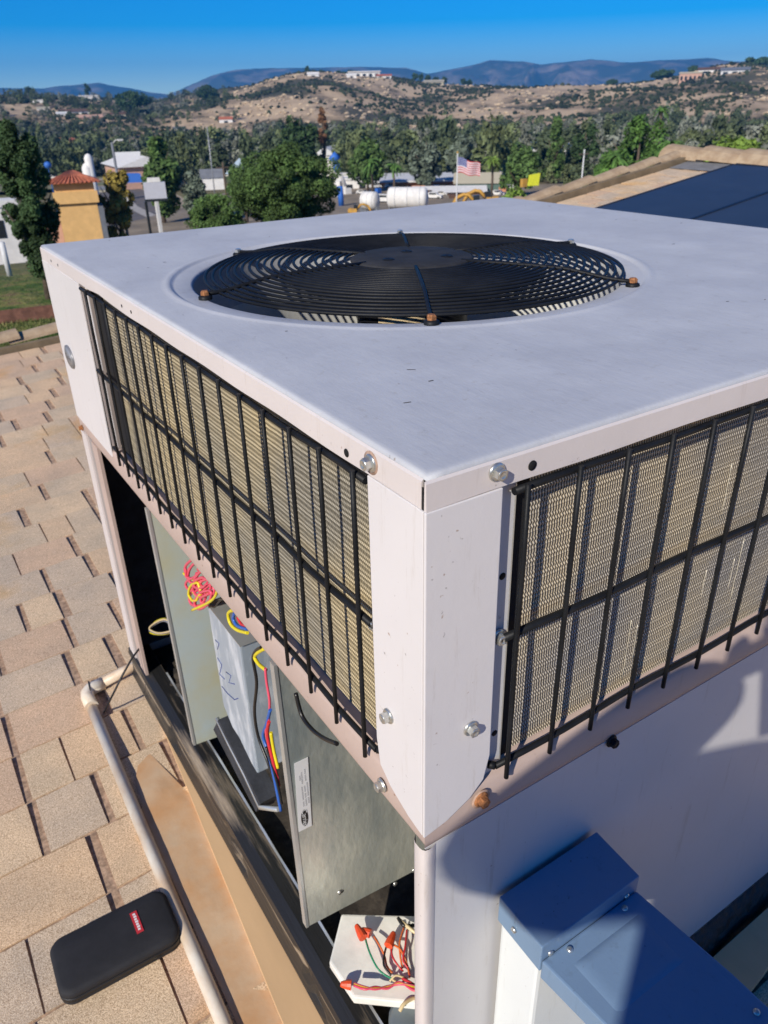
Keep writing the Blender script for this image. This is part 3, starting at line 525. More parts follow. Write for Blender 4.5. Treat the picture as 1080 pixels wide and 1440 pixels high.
# excavators
def excavator(label, px, dist, s=1, flip=1):
    c = at((px, 270), dist); zb = gz(c.x, c.y) + .5; a = math.atan2(c.x - CAM[0], c.y - CAM[1]); u = Vector((math.cos(a), -math.sin(a), 0)) * flip; v = Vector((math.sin(a), math.cos(a), 0)); o = Vector((c.x, c.y, zb)); Q = lambda x, z, y=0: o + u * x * s + v * y * s + Vector((0, 0, z * s))
    root = thing('excavator', label, 'excavator', o)
    for nm, pts, dy, m_ in (('track', [(-1.6, 0), (1.6, 0), (1.9, .5), (1.5, .9), (-1.5, .9), (-1.9, .5)], 2.4, DK), ('body', [(-1.6, 1.0), (1.0, 1.0), (1.0, 2.1), (-1.2, 2.2), (-1.7, 1.7)], 2.0, YM), ('cab', [(.1, 2.1), (1.2, 1.2), (1.3, 3.0), (.2, 3.1)], .9, DK)):
        k = MB(); k.poly([Q(x, z, -dy / 2) for x, z in pts], v * dy * s); link(nm, k.mesh(nm, m_), root)
    for nm, pts in (('boom', [(.9, 1.7), (2.2, 3.1), (3.1, 3.2), (4.5, 2.5)]), ('dipper', [(4.2, 2.9), (4.9, 1.7), (5.2, 1.0)])):
        k = MB(); k.tube([Q(x, z) for x, z in pts], .34 * s, 4); link(nm, k.mesh(nm, YM), root)
    k = MB(); k.poly([Q(x, z, -.5) for x, z in ((5.3, 1.3), (5.9, .9), (5.4, .3), (4.8, .5))], v * 1.0 * s); link('bucket', k.mesh('bucket', BRN), root)
excavator('yellow excavator with its boom raised right of the flagpole', 676, 122, .8, -1)
excavator('yellow excavator partly behind the first one right of the flagpole', 692, 128, .85, -1)
excavator('small orange machine left of the white pickup below the crane', 496, 120, .5, 1)
# flagpole and flag
pb = at((643, 288), 104); pt = at((643.5, 215), 104); YARD = 1; fpole = thing('flagpole', 'tall pale flagpole flying the flag in the yard', 'flagpole', (pb.x, pb.y, gz(pb.x, pb.y)))
k = MB(); k.cyl((pt.x, pt.y, gz(pt.x, pt.y)), pt, .11, 10, .06); link('pole', k.mesh('pole', SILV), fpole); k = MB(); k.lathe(pt, [(0, .2), (.12, .1), (.12, 0), (0, -.1)], 10); link('finial', k.mesh('finial', YM), fpole)
def flag():
    root = thing('flag', 'red and white striped flag with blue starred canton flying from the flagpole', 'flag', at((643, 240), 104))
    o = at((644, 221), 104); W_ = 2.85; H = 1.75; a = math.atan2(o.x - CAM[0], o.y - CAM[1]); u = Vector((math.cos(a), -math.sin(a), 0)); v = Vector((math.sin(a), math.cos(a), 0))
    def pos(s, t):   # s along fly, t down the hoist
        return o + u * (W_ * s * .98) + Vector((0, 0, -H * t * (1 - .12 * s) - .75 * s + .1 * math.sin(s * 9))) + v * (.22 * math.sin(s * 8 + t) * s + .1 * s)
    mr = mat('flag_red', (.5, .05, .06), .8, var=.05); mw = mat('flag_white', (.7, .68, .68), .8, var=.04); mb = mat('flag_blue', (.06, .08, .25), .8, var=.05)
    def patch(nm, s0, s1, t0, t1, m_, off=0):
        n = max(2, int((s1 - s0) * 16)); V = []; F = []
        for i in range(n + 1):
            s = s0 + (s1 - s0) * i / n
            for sd in (-.012, .012): V += [pos(s, t0) + v * (sd * (1 + off)), pos(s, t1) + v * (sd * (1 + off))]
        for i in range(n): b = i * 4; F += [(b, b + 1, b + 5, b + 4), (b + 2, b + 6, b + 7, b + 3), (b, b + 4, b + 6, b + 2), (b + 1, b + 3, b + 7, b + 5)]
        F += [(0, 2, 3, 1), (n * 4, n * 4 + 1, n * 4 + 3, n * 4 + 2)]
        k = MB(); k.add(V, F); return link(nm, k.mesh(nm, m_), root)
    for i in range(13): patch('stripe', 0 if i > 6 else .4, 1, i / 13, (i + 1) / 13, mr if i % 2 == 0 else mw)
    cn = patch('canton', 0, .4, 0, 7 / 13, mb)
    q = MB()
    for r_ in range(9):
        for c_ in range(6 if r_ % 2 == 0 else 5):
            s = (.033 + c_ * .066 + (0 if r_ % 2 == 0 else .033)); t = (.5 + r_) / 9 * 7 / 13; p = pos(s, t) - v * .02; pts = []
            for j in range(10): rr2 = .052 if j % 2 == 0 else .02; an = math.pi / 2 + j * math.pi / 5; pts.append(p + u * rr2 * math.cos(an) + Vector((0, 0, rr2 * math.sin(an))))
            q.poly(pts, -v * .006)
    st = link('stars', q.mesh('stars', mw), cn)
flag()
# utility poles, lamps, sign board
def pole(name, label, px, ytop, dist, r=.14, lean=0, arm=None, m_=None, cat='utility pole', group=None):
    t = at((px, ytop), dist); zb = gz(t.x, t.y); root = thing(name, label, cat, (t.x, t.y, zb), group); k = MB(); k.cyl((t.x, t.y, zb), t, r, 10, r * .8); link('pole', k.mesh('pole', m_ or STL), root)
    if arm == 'cross': k = MB(); k.box((t.x - 1.1, t.y - .08, t.z - .8), (t.x + 1.1, t.y + .08, t.z - .6)); link('crossarm', k.mesh('crossarm', BARK), root)
    if arm == 'lamp': k = MB(); k.tube([(t.x, t.y, t.z - .2), (t.x + .4, t.y - .2, t.z + .2), (t.x + .8, t.y - .4, t.z + .2)], .05, 8); link('arm', k.mesh('arm', SILV), root); k = MB(); k.box((t.x + .6, t.y - .55, t.z + .1), (t.x + 1.1, t.y - .25, t.z + .28)); link('lamp_head', k.mesh('lamp_head', WH), root)
    return root
pole('street_lamp', 'dark street light pole with pale lamp head left of the road', 157, 200, 96, .17, arm='lamp', m_=GR, cat='street lamp')
pole('utility_pole', 'wooden utility pole beside the white shed', 313, 228, 120, .16, arm='cross', m_=BARK)
pole('utility_pole', 'thin utility pole rising from the shed roof', 291, 178, 150, .1, m_=STL)
pole('utility_pole', 'thin pole right of the rounded light green tree', 822, 210, 140, .13, arm='cross', m_=SILV)
c = at((218, 268), 58); zb = gz(c.x, c.y); sb = thing('sign_board', 'pale rectangular billboard on a single white post near the road', 'billboard', (c.x, c.y, zb)); a = math.atan2(c.x, c.y)
u = Vector((math.cos(a), -math.sin(a), 0)); v = Vector((math.sin(a), math.cos(a), 0)); hw_ = .72; hh = .52
k = MB(); k.poly([c - u * hw_ + Vector((0, 0, -hh)), c + u * hw_ + Vector((0, 0, -hh)), c + u * hw_ + Vector((0, 0, hh)), c - u * hw_ + Vector((0, 0, hh))], v * .35); link('panel', k.mesh('panel', mat('sign_face', (.5, .5, .54), .5, var=.05)), sb)
k = MB(); k.poly([c - u * hw_ * 1.05 + Vector((0, 0, -hh - .16)), c + u * hw_ * 1.05 + Vector((0, 0, -hh - .16)), c + u * hw_ * 1.05 + Vector((0, 0, -hh - .003)), c - u * hw_ * 1.05 + Vector((0, 0, -hh - .003))], v * .4); link('frame', k.mesh('frame', DK), sb)
k = MB(); k.poly([c - u * .45 + Vector((0, 0, hh + .01)), c + u * .45 + Vector((0, 0, hh + .01)), c + u * .4 + Vector((0, 0, hh + .28)), c - u * .4 + Vector((0, 0, hh + .28))], v * .3); link('topper', k.mesh('topper', WH), sb)
k = MB(); k.box((c.x - .11, c.y - .05, zb), (c.x + .11, c.y + .17, c.z - hh - .17)); link('post', k.mesh('post', WH), sb)
k = MB(); k.box((c.x - .75, c.y + .2, zb), (c.x - .6, c.y + .35, c.z - hh - .17)); link('post', k.mesh('post', DK), sb)
c = at((751, 253), 110); k = MB(); k.poly([c + Vector((-.6, .3, -.7)), c + Vector((.6, -.3, -.7)), c + Vector((.7, -.35, .8)), c + Vector((-.5, .25, .6))], (0, .25, 0)); tag(link('yellow_banner', k.mesh('yellow_banner', mat('acid_yellow', (.6, .62, .03), .6))), 'bright yellow banner left of the tiled roof rake', 'banner')
c = at((737, 256), 112); k = MB(); k.box((c.x - .4, c.y - .2, c.z - .6), (c.x + .4, c.y + .3, c.z + .4)); tag(link('orange_box', k.mesh('orange_box', YM)), 'orange yellow box beside the bright yellow banner', 'box')
vehicle('parked_truck', 'white truck below the yellow banner beside the roof rake', 728, 262, 114, 30, WH, .2)
vehicle('parked_trailer', 'white trailer among equipment right of the crane', 497, 262, 138, 26, WH, .1, 'trailer')
# ================================================================ THE ROOF WE STAND ON
def rz(x, y): return -.985 + .011 * y + (.05 * x if x < 1.2 else .06 + .135 * (x - 1.2))
YR = 4.12; XR = 5.7
SHB = mat('shingle_underlay', (.40, .275, .19), .95, var=.35, scale=90, bump=.3, bscale=500, spec=.2)
def shingle_mat():
    m = bpy.data.materials.new('shingle_granules'); m.use_nodes = True; N, L, b = nodes(m); b.inputs['Roughness'].default_value = .95; b.inputs['Specular IOR Level'].default_value = .2
    geo = N.new('ShaderNodeNewGeometry'); oi = N.new('ShaderNodeObjectInfo')
    r = N.new('ShaderNodeValToRGB'); e = r.color_ramp.elements; e[0].position = 0; e[0].color = (.66, .50, .36, 1); e[1].position = 1; e[1].color = (.62, .51, .37, 1)
    for p, c in ((.22, (.70, .54, .37)), (.42, (.64, .53, .39)), (.6, (.71, .57, .40)), (.8, (.62, .52, .40))): q = e.new(p); q.color = (*c, 1)
    r.color_ramp.interpolation = 'CONSTANT'
    L.new(oi.outputs['Random'], r.inputs[0])
    def noise(s, d=4, ro=.6):
        n = N.new('ShaderNodeTexNoise'); n.inputs['Scale'].default_value = s; n.inputs['Detail'].default_value = d; n.inputs['Roughness'].default_value = ro; L.new(geo.outputs['Position'], n.inputs[0]); return n.outputs[0]
    def ramp(src, a, ca, b_, cb):
        q = N.new('ShaderNodeValToRGB'); q.color_ramp.elements[0].position = a; q.color_ramp.elements[0].color = (*ca, 1); q.color_ramp.elements[1].position = b_; q.color_ramp.elements[1].color = (*cb, 1); L.new(src, q.inputs[0]); return q.outputs[0]
    def mul(a, c, f=1):
        x = N.new('ShaderNodeMix'); x.data_type = 'RGBA'; x.blend_type = 'MULTIPLY'; x.inputs[0].default_value = f; L.new(a, x.inputs[6]); L.new(c, x.inputs[7]); return x.outputs[2]
    c = mul(r.outputs[0], ramp(noise(420, 3, .8), .33, (.5, .42, .36), .62, (1.22, 1.2, 1.18)))
    c = mul(c, ramp(noise(9, 5), .36, (.88, .88, .88), .64, (1.08, 1.04, .99)))
    c = mul(c, ramp(noise(2.2, 5), .54, (1, 1, 1), .68, (1.04, .86, .58)))
    L.new(c, b.inputs['Base Color']); bp = N.new('ShaderNodeBump'); bp.inputs['Distance'].default_value = .0012; bp.inputs['Strength'].default_value = .8; L.new(noise(600, 2), bp.inputs['Height']); L.new(bp.outputs[0], b.inputs['Normal'])
    return m
SHM = shingle_mat()
house_root = thing('house', 'low house under our feet with tan laminated shingle roof and tiled rake', 'house', (2, 1.5, -4.3))
# roof deck
V = []; xs = [-4.5, -1, 0, 1.2, 3, XR]
k = MB()
for i in range(len(xs) - 1):
    a, b = xs[i], xs[i + 1]; k.add([(a, -4, rz(a, -4)), (b - 1e-6, -4, rz(b - 1e-6, -4)), (b - 1e-6, YR, rz(b - 1e-6, YR)), (a, YR, rz(a, YR)), (a, -4, rz(a, -4) - .06), (b - 1e-6, -4, rz(b - 1e-6, -4) - .06), (b - 1e-6, YR, rz(b - 1e-6, YR) - .06), (a, YR, rz(a, YR) - .06)], [(0, 1, 2, 3), (7, 6, 5, 4), (3, 2, 6, 7), (4, 5, 1, 0)])
roofd = link('roof', k.mesh('roof', SHB), house_root)
k = MB(); k.add([(XR, -4, rz(XR, -4) - .004), (9, -4, -1.0), (9, YR, -1.0), (XR, YR, rz(XR, YR) - .004), (XR, -4, rz(XR, -4) - .064), (9, -4, -1.06), (9, YR, -1.06), (XR, YR, rz(XR, YR) - .064)], [(0, 1, 2, 3), (7, 6, 5, 4), (3, 2, 6, 7), (1, 5, 6, 2)]); link('roof', k.mesh('roof', SHB), house_root)
k = MB(); k.poly([(-4.3, -3.9, -4.4), (8.8, -3.9, -4.4), (8.8, 3.8, -4.4), (-4.3, 3.8, -4.4)], (0, 0, 3.1)); link('wall', k.mesh('wall', YE), house_root)
k = MB(); k.poly([(-4.3, 3.8, -1.301), (8.8, 3.8, -1.301), (8.8, 3.8, -1.08), (XR, 3.8, rz(XR, 3.8) - .07), (1.2, 3.8, rz(1.2, 3.8) - .07), (-4.3, 3.8, rz(-4.3, 3.8) - .07)], (0, -.05, 0)); link('gable', k.mesh('gable', YE), house_root)
# shingle tabs: rows .143 deep along x; butt edge (+y side) thick
EXP = .143; protos = {}
def tabmesh(wi, seed):
    w_ = wi; k = MB(); L_ = EXP - .0085; t0, t1 = .0028, .0072; jag = [(random.Random(seed + i).uniform(-.0015, .0015)) for i in range(6)]
    top = [(0, 0, t0), (w_, 0, t0), (w_ - .001, L_ + jag[0], t1), (w_ * .66, L_ + jag[1], t1 + .0004), (w_ * .33, L_ + jag[2], t1), (.001, L_ + jag[3], t1)]
    bot = [(x, y, 0.0003) for x, y, z in top]; k.add(top + bot, [(0, 1, 2, 3, 4, 5), (6, 11, 10, 9, 8, 7)] + [(i, 6 + i, 6 + (i + 1) % 6, (i + 1) % 6) for i in range(6)]); return k.mesh('shingle', SHM)
WID = [.08, .105, .13, .155, .185]
for i, w_ in enumerate(WID): protos[i] = tabmesh(w_, i)
edge = [(58, 362), (130, 612), (203, 915), (500, 1440), (500, 1500)]
def left_of_unit(px, py):
    if py < 362: return px < 58
    for (a, b), (c, d) in zip(edge, edge[1:]):
        if b <= py <= d: return px < a + (c - a) * (py - b) / max(1, d - b) + 25
    return False
cand = []; rest = MB(); rs = random.Random(5)
for row in range(-26, 34):
    y0 = YR - .05 - (34 - row) * EXP * 1.0; x = -3.2 + rs.uniform(0, .15)
    while x < XR - .05:
        i = rs.randrange(5); gap = rs.choice([.003, .015, .02, .024]); sl = .05 if x < 1.2 else .135
        c = (x + WID[i] / 2, y0 + EXP / 2, rz(x, y0)); px, py, zz = proj(c)
        vis = zz > 0 and -60 < px < 1120 and 180 < py < 1500 and ((left_of_unit(px, py) and x < 1.4) or (x > 3.0 and y0 > 3.2) or (x > .35 and x < 1.6 and -1 < y0 < -.02 and py > 1150))
        if not (x < 1.2 < x + WID[i]) :
            near_unit = x > -.1 and x < 1.06 and 0 < y0 < 1.15
            if vis: cand.append((zz, x, y0, i, sl))
            elif not near_unit or True:
                if -1.5 < x or row > 0: rest.add([(a + x, b + y0, d_ + rz(x + a, y0 + b)) for a, b, d_ in ((0, 0, .003), (WID[i], 0, .003), (WID[i], EXP - .0085, .0072), (0, EXP - .0085, .0072), (0, EXP - .0085, .0), (WID[i], EXP - .0085, .0))], [(0, 1, 2, 3), (3, 2, 5, 4)])
        x += WID[i] + gap
cand.sort(); 
for n_, (zz, x, y0, i, sl) in enumerate(cand):
    if n_ < 300:
        o = link('shingle', protos[i], house_root, loc=(x, y0, rz(x, y0))); o.rotation_euler = (math.atan(.011), -math.atan(sl), 0)
    else: rest.add([(a + x, b + y0, d_ + rz(x + a, y0 + b)) for a, b, d_ in ((0, 0, .003), (WID[i], 0, .003), (WID[i], EXP - .0085, .0072), (0, EXP - .0085, .0072), (0, EXP - .0085, .0), (WID[i], EXP - .0085, .0))], [(0, 1, 2, 3), (3, 2, 5, 4)])
link('shingles', rest.mesh('shingles', SHM), house_root, kind='stuff')
# rake tiles and ridge tiles
TIL = mat('ridge_tile_clay', (.34, .24, .15), .9, var=.25, scale=14, bump=.4, bscale=60, col2=(.45, .34, .22)); TILD = mat('rake_batten', (.2, .15, .09), .9, var=.2, scale=10)
def capmesh(L_=.42, w0=.085, w1=.1, h=.05):
    k = MB(); V = []; n = 8
    for s, (wd, hh_) in enumerate(((w0, h), (w1, h * 1.15))):
        for sh in (0, .014):
            for j in range(n + 1): a = math.pi * j / n; V.append((s * L_, -math.cos(a) * (wd - sh), math.sin(a) * (hh_ - sh)))
    m_ = n + 1; F = []
    for j in range(n): F += [(j, j + 1, 2 * m_ + j + 1, 2 * m_ + j), (m_ + j + 1, m_ + j, 3 * m_ + j, 3 * m_ + j + 1), (2 * m_ + j, 2 * m_ + j + 1, 3 * m_ + j + 1, 3 * m_ + j), (j + 1, j, m_ + j, m_ + j + 1)]
    F += [(0, 2 * m_, 3 * m_, m_), (n, m_ + n, 3 * m_ + n, 2 * m_ + n)]
    k.add(V, F, False); return k.mesh('rake_tile', TIL)
cm = capmesh(.42, .062, .072, .034); x = -3.0
while x < XR - .2:
    sl = .05 if x < 1.2 else .135
    o = link('rake_tile', cm, house_root, loc=(x, YR + .075, rz(x, YR) + .034)); o.rotation_euler = (0, -math.atan(sl) - .055, 0); x += .36
k = MB(); k.box((-3, YR - .045, 0), (1.2, YR - .005, .035)); k.v = [(a, b, c + rz(min(a, 1.1999), b)) for a, b, c in k.v]; link('rake_batten', k.mesh('rake_batten', TILD), house_root)
k = MB(); k.box((1.2, YR - .045, 0), (XR, YR - .005, .05)); k.v = [(a, b, c + rz(a, b)) for a, b, c in k.v]; link('rake_batten', k.mesh('rake_batten', TILD), house_root)
cm2 = capmesh(.42, .15, .17, .085); cm2.name = 'ridge_tile'; y = -2.0; n_ = 0
while y < YR + .1:
    o = link('ridge_tile', cm2, house_root, loc=(XR + .03, y, rz(XR, y) + .005)); o.rotation_euler = (rs.uniform(-.02, .02), -.045 + rs.uniform(-.015, .015), math.pi / 2 + rs.uniform(-.02, .02)); y += .37
k = MB(); k.add([(XR - .34, -3, .012), (XR - .1, -3, .02), (XR - .1, YR - .06, .02), (XR - .34, YR - .06, .012)], [(0, 1, 2, 3)]); k.v = [(a, b, c + rz(a, b)) for a, b, c in k.v]; link('ridge_flashing', k.mesh('ridge_flashing', mat('lead_flashing', (.2, .2, .2), .8, var=.2)), house_root)
# solar panels lying on the roof
PV = mat('solar_glass', (.03, .036, .046), .4, var=.1, scale=3, spec=.6); PVG = 0; PVF = mat('panel_frame', (.02, .022, .025), .4, .5, var=.1)
def panel(x0, x1, y0, y1, label):
    root = thing('solar_panel', label, 'solar panel', ((x0 + x1) / 2, (y0 + y1) / 2, rz((x0 + x1) / 2, y0)), 'dark solar panels on the tiled roof')
    zz = lambda x, y, h: rz(x, y) + h
    g = MB(); g.add([(x0, y0, zz(x0, y0, .075)), (x1, y0, zz(x1, y0, .075)), (x1, y1, zz(x1, y1, .075)), (x0, y1, zz(x0, y1, .075)), (x0, y0, zz(x0, y0, .07)), (x1, y0, zz(x1, y0, .07)), (x1, y1, zz(x1, y1, .07)), (x0, y1, zz(x0, y1, .07))], [(0, 1, 2, 3), (7, 6, 5, 4), (0, 4, 5, 1), (1, 5, 6, 2), (2, 6, 7, 3), (3, 7, 4, 0)]); link('glass', g.mesh('glass', PV), root)
    for (a, b, c, d) in ((x0 - .012, x0, y0 - .012, y1 + .012), (x1, x1 + .012, y0 - .012, y1 + .012), (x0, x1, y0 - .012, y0), (x0, x1, y1, y1 + .012)):
        f = MB(); f.add([(p, q, zz(p, q, h)) for h in (.035, .078) for p, q in ((a, c), (b, c), (b, d), (a, d))], [(3, 2, 1, 0), (4, 5, 6, 7), (0, 1, 5, 4), (1, 2, 6, 5), (2, 3, 7, 6), (3, 0, 4, 7)]); link('frame_bar', f.mesh('frame_bar', PVF), root)
for i, (x0, x1, y1, lb) in enumerate(((3.77, 5.33, 3.46, 'dark blue solar panel nearest the roof rake below the ridge'), (3.77, 5.33, 2.72, 'dark blue solar panel second from the roof rake'), (3.77, 5.33, 1.98, 'dark blue solar panel third from the roof rake at the right edge'), (2.17, 3.73, 3.46, 'dark blue solar panel in the lower row just behind the metal cover'))):
    panel(x0, x1, y1 - .715, y1, lb)
# tan sheet-metal flashing, timber sleeper, tar strip
SHT = mat('tan_sheet_metal', (.58, .30, .12), .5, var=.15, scale=5, col2=(.60, .44, .28), bump=.15, bscale=12, mix=(.35, .6)); 
fl = MB(); pts = [(-.113, -.4), (.3, -.4), (.3, .9), (.06, .98), (.02, .93), (-.02, .96), (-.05, .88), (-.085, .9), (-.1, .82), (-.108, .7)]; nx = 14
for i in range(nx):
    for j in range(30):
        x0 = -.112 + .42 * i / nx; y0 = -.4 + 1.29 * j / 30
P_ = [[(-.112 + .42 * i / nx + (.012 * math.sin(j * .9) if i == 0 else 0) * (j > 24), -.4 + (1.24 + .05 * math.sin(i * 1.7)) * j / 30) for j in range(31)] for i in range(nx + 1)]
V = []; F = []
for i in range(nx + 1):
    for j in range(31):
        x_, y_ = P_[i][j]; V.append((x_, y_ - (.05 * math.sin(i * 2.3) + .03 * math.sin(i * 5.1)) * max(0, (j - 22) / 8), rz(x_, y_) + (.0085 if j < 29 else .0068) + .002 * math.sin(x_ * 31 + y_ * 9) * math.sin(y_ * 14)))
for i in range(nx):
    for j in range(30): b = i * 31 + j; F.append((b, b + 31, b + 32, b + 1))
fl.add(V, F, True); tag(link('sheet_metal_flashing', fl.mesh('sheet_metal_flashing', SHT)), 'stained orange tan sheet of metal flashing under the unit beside the pipe', 'flashing')
TB = mat('painted_timber', (.70, .46, .24), .7, var=.07, scale=10, stretch=(1, .2, 1))
k = MB(); k.poly([(.0, 1.02, -.976), (.0, -.6, -.976), (-.098, -.6, -.976), (-.056, .287, -.976), (-.03, .64, -.976)][::-1], (0, 0, .012)); k.poly([(.03, 1.0, -.99), (.03, -.6, -.99), (-.09, -.6, -.99), (-.05, .287, -.99), (-.026, .64, -.99)][::-1], (0, 0, .0139)); bo = link('timber_sleeper', k.mesh('timber_sleeper', TB)); tag(bo, 'tan painted timber sleeper running under the open side of the unit', 'timber')
TAR = mat('roofing_tar', (.012, .012, .013), .4, var=.4, scale=60, bump=1, bscale=70)
k = MB(); n = 40; V = []; F = []
for i in range(n + 1):
    x_ = -.01 + 1.06 * i / n; j1 = .034 + .009 * math.sin(i * 1.9) + .006 * math.sin(i * 4.1); z0 = rz(x_, 0)
    V += [(x_, .0, -.888), (x_, -.012, -.9), (x_, -j1, z0 + .012), (x_, -j1 - .004, z0 + .002)]
for i in range(n):
    for q in range(3): b = i * 4 + q; F.append((b, b + 1, b + 5, b + 4))
k.add(V, F, True); tag(link('tar_seal', k.mesh('tar_seal', TAR)), 'black lumpy roofing tar sealing the foot of the long side panel', 'tar')
k = MB(); k.poly([(x_, y_, -.925 + .0) for x_, y_ in ((.2, -.03), (1.1, -.03), (1.1, -.098), (.8, -.094), (.62, -.078), (.5, -.09), (.2, -.09))][::-1], (0, 0, .012)); k.v = [(a, b, c + .05 * (a - .55)) for a, b, c in k.v]; tag(link('base_board', k.mesh('base_board', TB)), 'tan board lying along the roof below the long side panel', 'board')
# white condensate pipe
PVC = mat('pvc_pipe', (.85, .78, .64), .45, var=.1, scale=9, col2=(.68, .50, .33), mix=(.5, .66), stretch=(1, .5, 1))
pr = thing('drain_pipe', 'white PVC drain pipe with rust stains turning an elbow along the roof', 'pipe', (-.12, .7, -1.0))
zp = lambda x_, y_: rz(x_, y_) + .0
k = MB(); k.cyl((-.142, -.6, rz(-.14, -.6) + .0135), (-.117, 1.12, zp(-.117, 1.12) + .0148), .0115, 14); link('pipe_run', k.mesh('pipe_run', PVC), pr)
k = MB(); k.cyl((-.10, 1.152, zp(-.1, 1.15) + .02), (.06, 1.165, zp(0, 1.16) + .035), .0115, 14); link('pipe_run', k.mesh('pipe_run', PVC), pr)
k = MB(); k.tube([(-.1172, 1.095, zp(0, 1.1) + .0135), (-.1172, 1.13, zp(0, 1.1) + .014), (-.114, 1.146, zp(0, 1.1) + .0145), (-.105, 1.153, zp(0, 1.15) + .0145), (-.075, 1.156, zp(0, 1.15) + .016)], .0148, 14); link('elbow', k.mesh('elbow', PVC), pr)
BW = mat('black_rubber', (.012, .012, .014), .5, var=.2)
k = MB(); pts = [on(p, 0, v_) for p, v_ in (((196, 912), .0), ((186, 925), -.02), ((172, 950), -.05), ((158, 978), -.08), ((148, 998), -.096), ((143, 1008), -.1))]; k.tube(pts, .0022, 8); k.tube([(-.108, 1.135, rz(-.1, 1.13) + .03), (-.104, 1.16, rz(0, 1.1) + .032), (-.1, 1.17, rz(0, 1.1) + .01)], .0018, 6); tag(link('black_cable', k.mesh('black_cable', BW)), 'thin black cable drooping from the unit corner to the pipe elbow', 'cable')
# instrument case
CS = mat('black_nylon', (.016, .016, .019), .8, var=.15, scale=50, bump=.25, bscale=900)
cc = Vector((-.226, .522, rz(-.2, .522))); crot = -.02
cs = thing('zip_case', 'black soft zip case with a red label lying under the pipe', 'case', cc)
def rbox(hx_, hy_, z0, z1, rd, m_, nm, parent, puff=0, n=8, flat=False):
    k = MB(); ring = []
    for q, (sx, sy) in enumerate(((1, 1), (-1, 1), (-1, -1), (1, -1))):
        for j in range(n + 1): a = math.pi / 2 * (q + j / n); ring.append((sx * (hx_ - rd) + rd * math.cos(a), sy * (hy_ - rd) + rd * math.sin(a)))
    lv = [(z0, -.004), (z0 + .003, 0), ((z0 + z1) / 2, 0), (z1 - .006, 0), (z1 - .002, -.002), (z1, -.007), (z1 + puff, -.03)]
    V = []; m2 = len(ring); M = Matrix.Rotation(crot, 3, 'Z')
    for z, ins in lv:
        for x_, y_ in ring: s = 1 + ins / max(abs(x_), abs(y_)); V.append(M @ Vector((x_ * (1 + ins / hx_), y_ * (1 + ins / hy_), z)) + cc)
    F = [tuple(range(m2))[::-1], tuple((len(lv) - 1) * m2 + i for i in range(m2))]
    for l in range(len(lv) - 1):
        for i in range(m2): F.append((l * m2 + i, l * m2 + (i + 1) % m2, (l + 1) * m2 + (i + 1) % m2, (l + 1) * m2 + i))
    k.add(V, F, True); return link(nm, k.mesh(nm, m_), parent)
rbox(.093, .052, .007, .021, .022, CS, 'base', cs); rbox(.093, .052, .0225, .038, .022, CS, 'lid', cs, .002)
rbox(.0935, .0525, .0211, .0224, .0222, BW, 'zip', cs)
LBR = mat('label_red', (.55, .03, .04), .6, var=.05); LBW = mat('label_white', (.8, .78, .78), .6, var=.03)
k = MB(); lx, ly = .032, .006; k.box((cc.x + lx, cc.y + ly - .021, cc.z + .0395), (cc.x + lx + .011, cc.y + ly + .02, cc.z + .0412)); lab = link('label', k.mesh('label', LBR), cs)
k = MB()
for j in range(7): k.box((cc.x + lx + .0035, cc.y + ly - .0165 + j * .0049, cc.z + .0413), (cc.x + lx + .0075 + .0006 * (j % 2), cc.y + ly - .0165 + j * .0049 + .0034, cc.z + .0416))
link('lettering', k.mesh('lettering', LBW), lab)
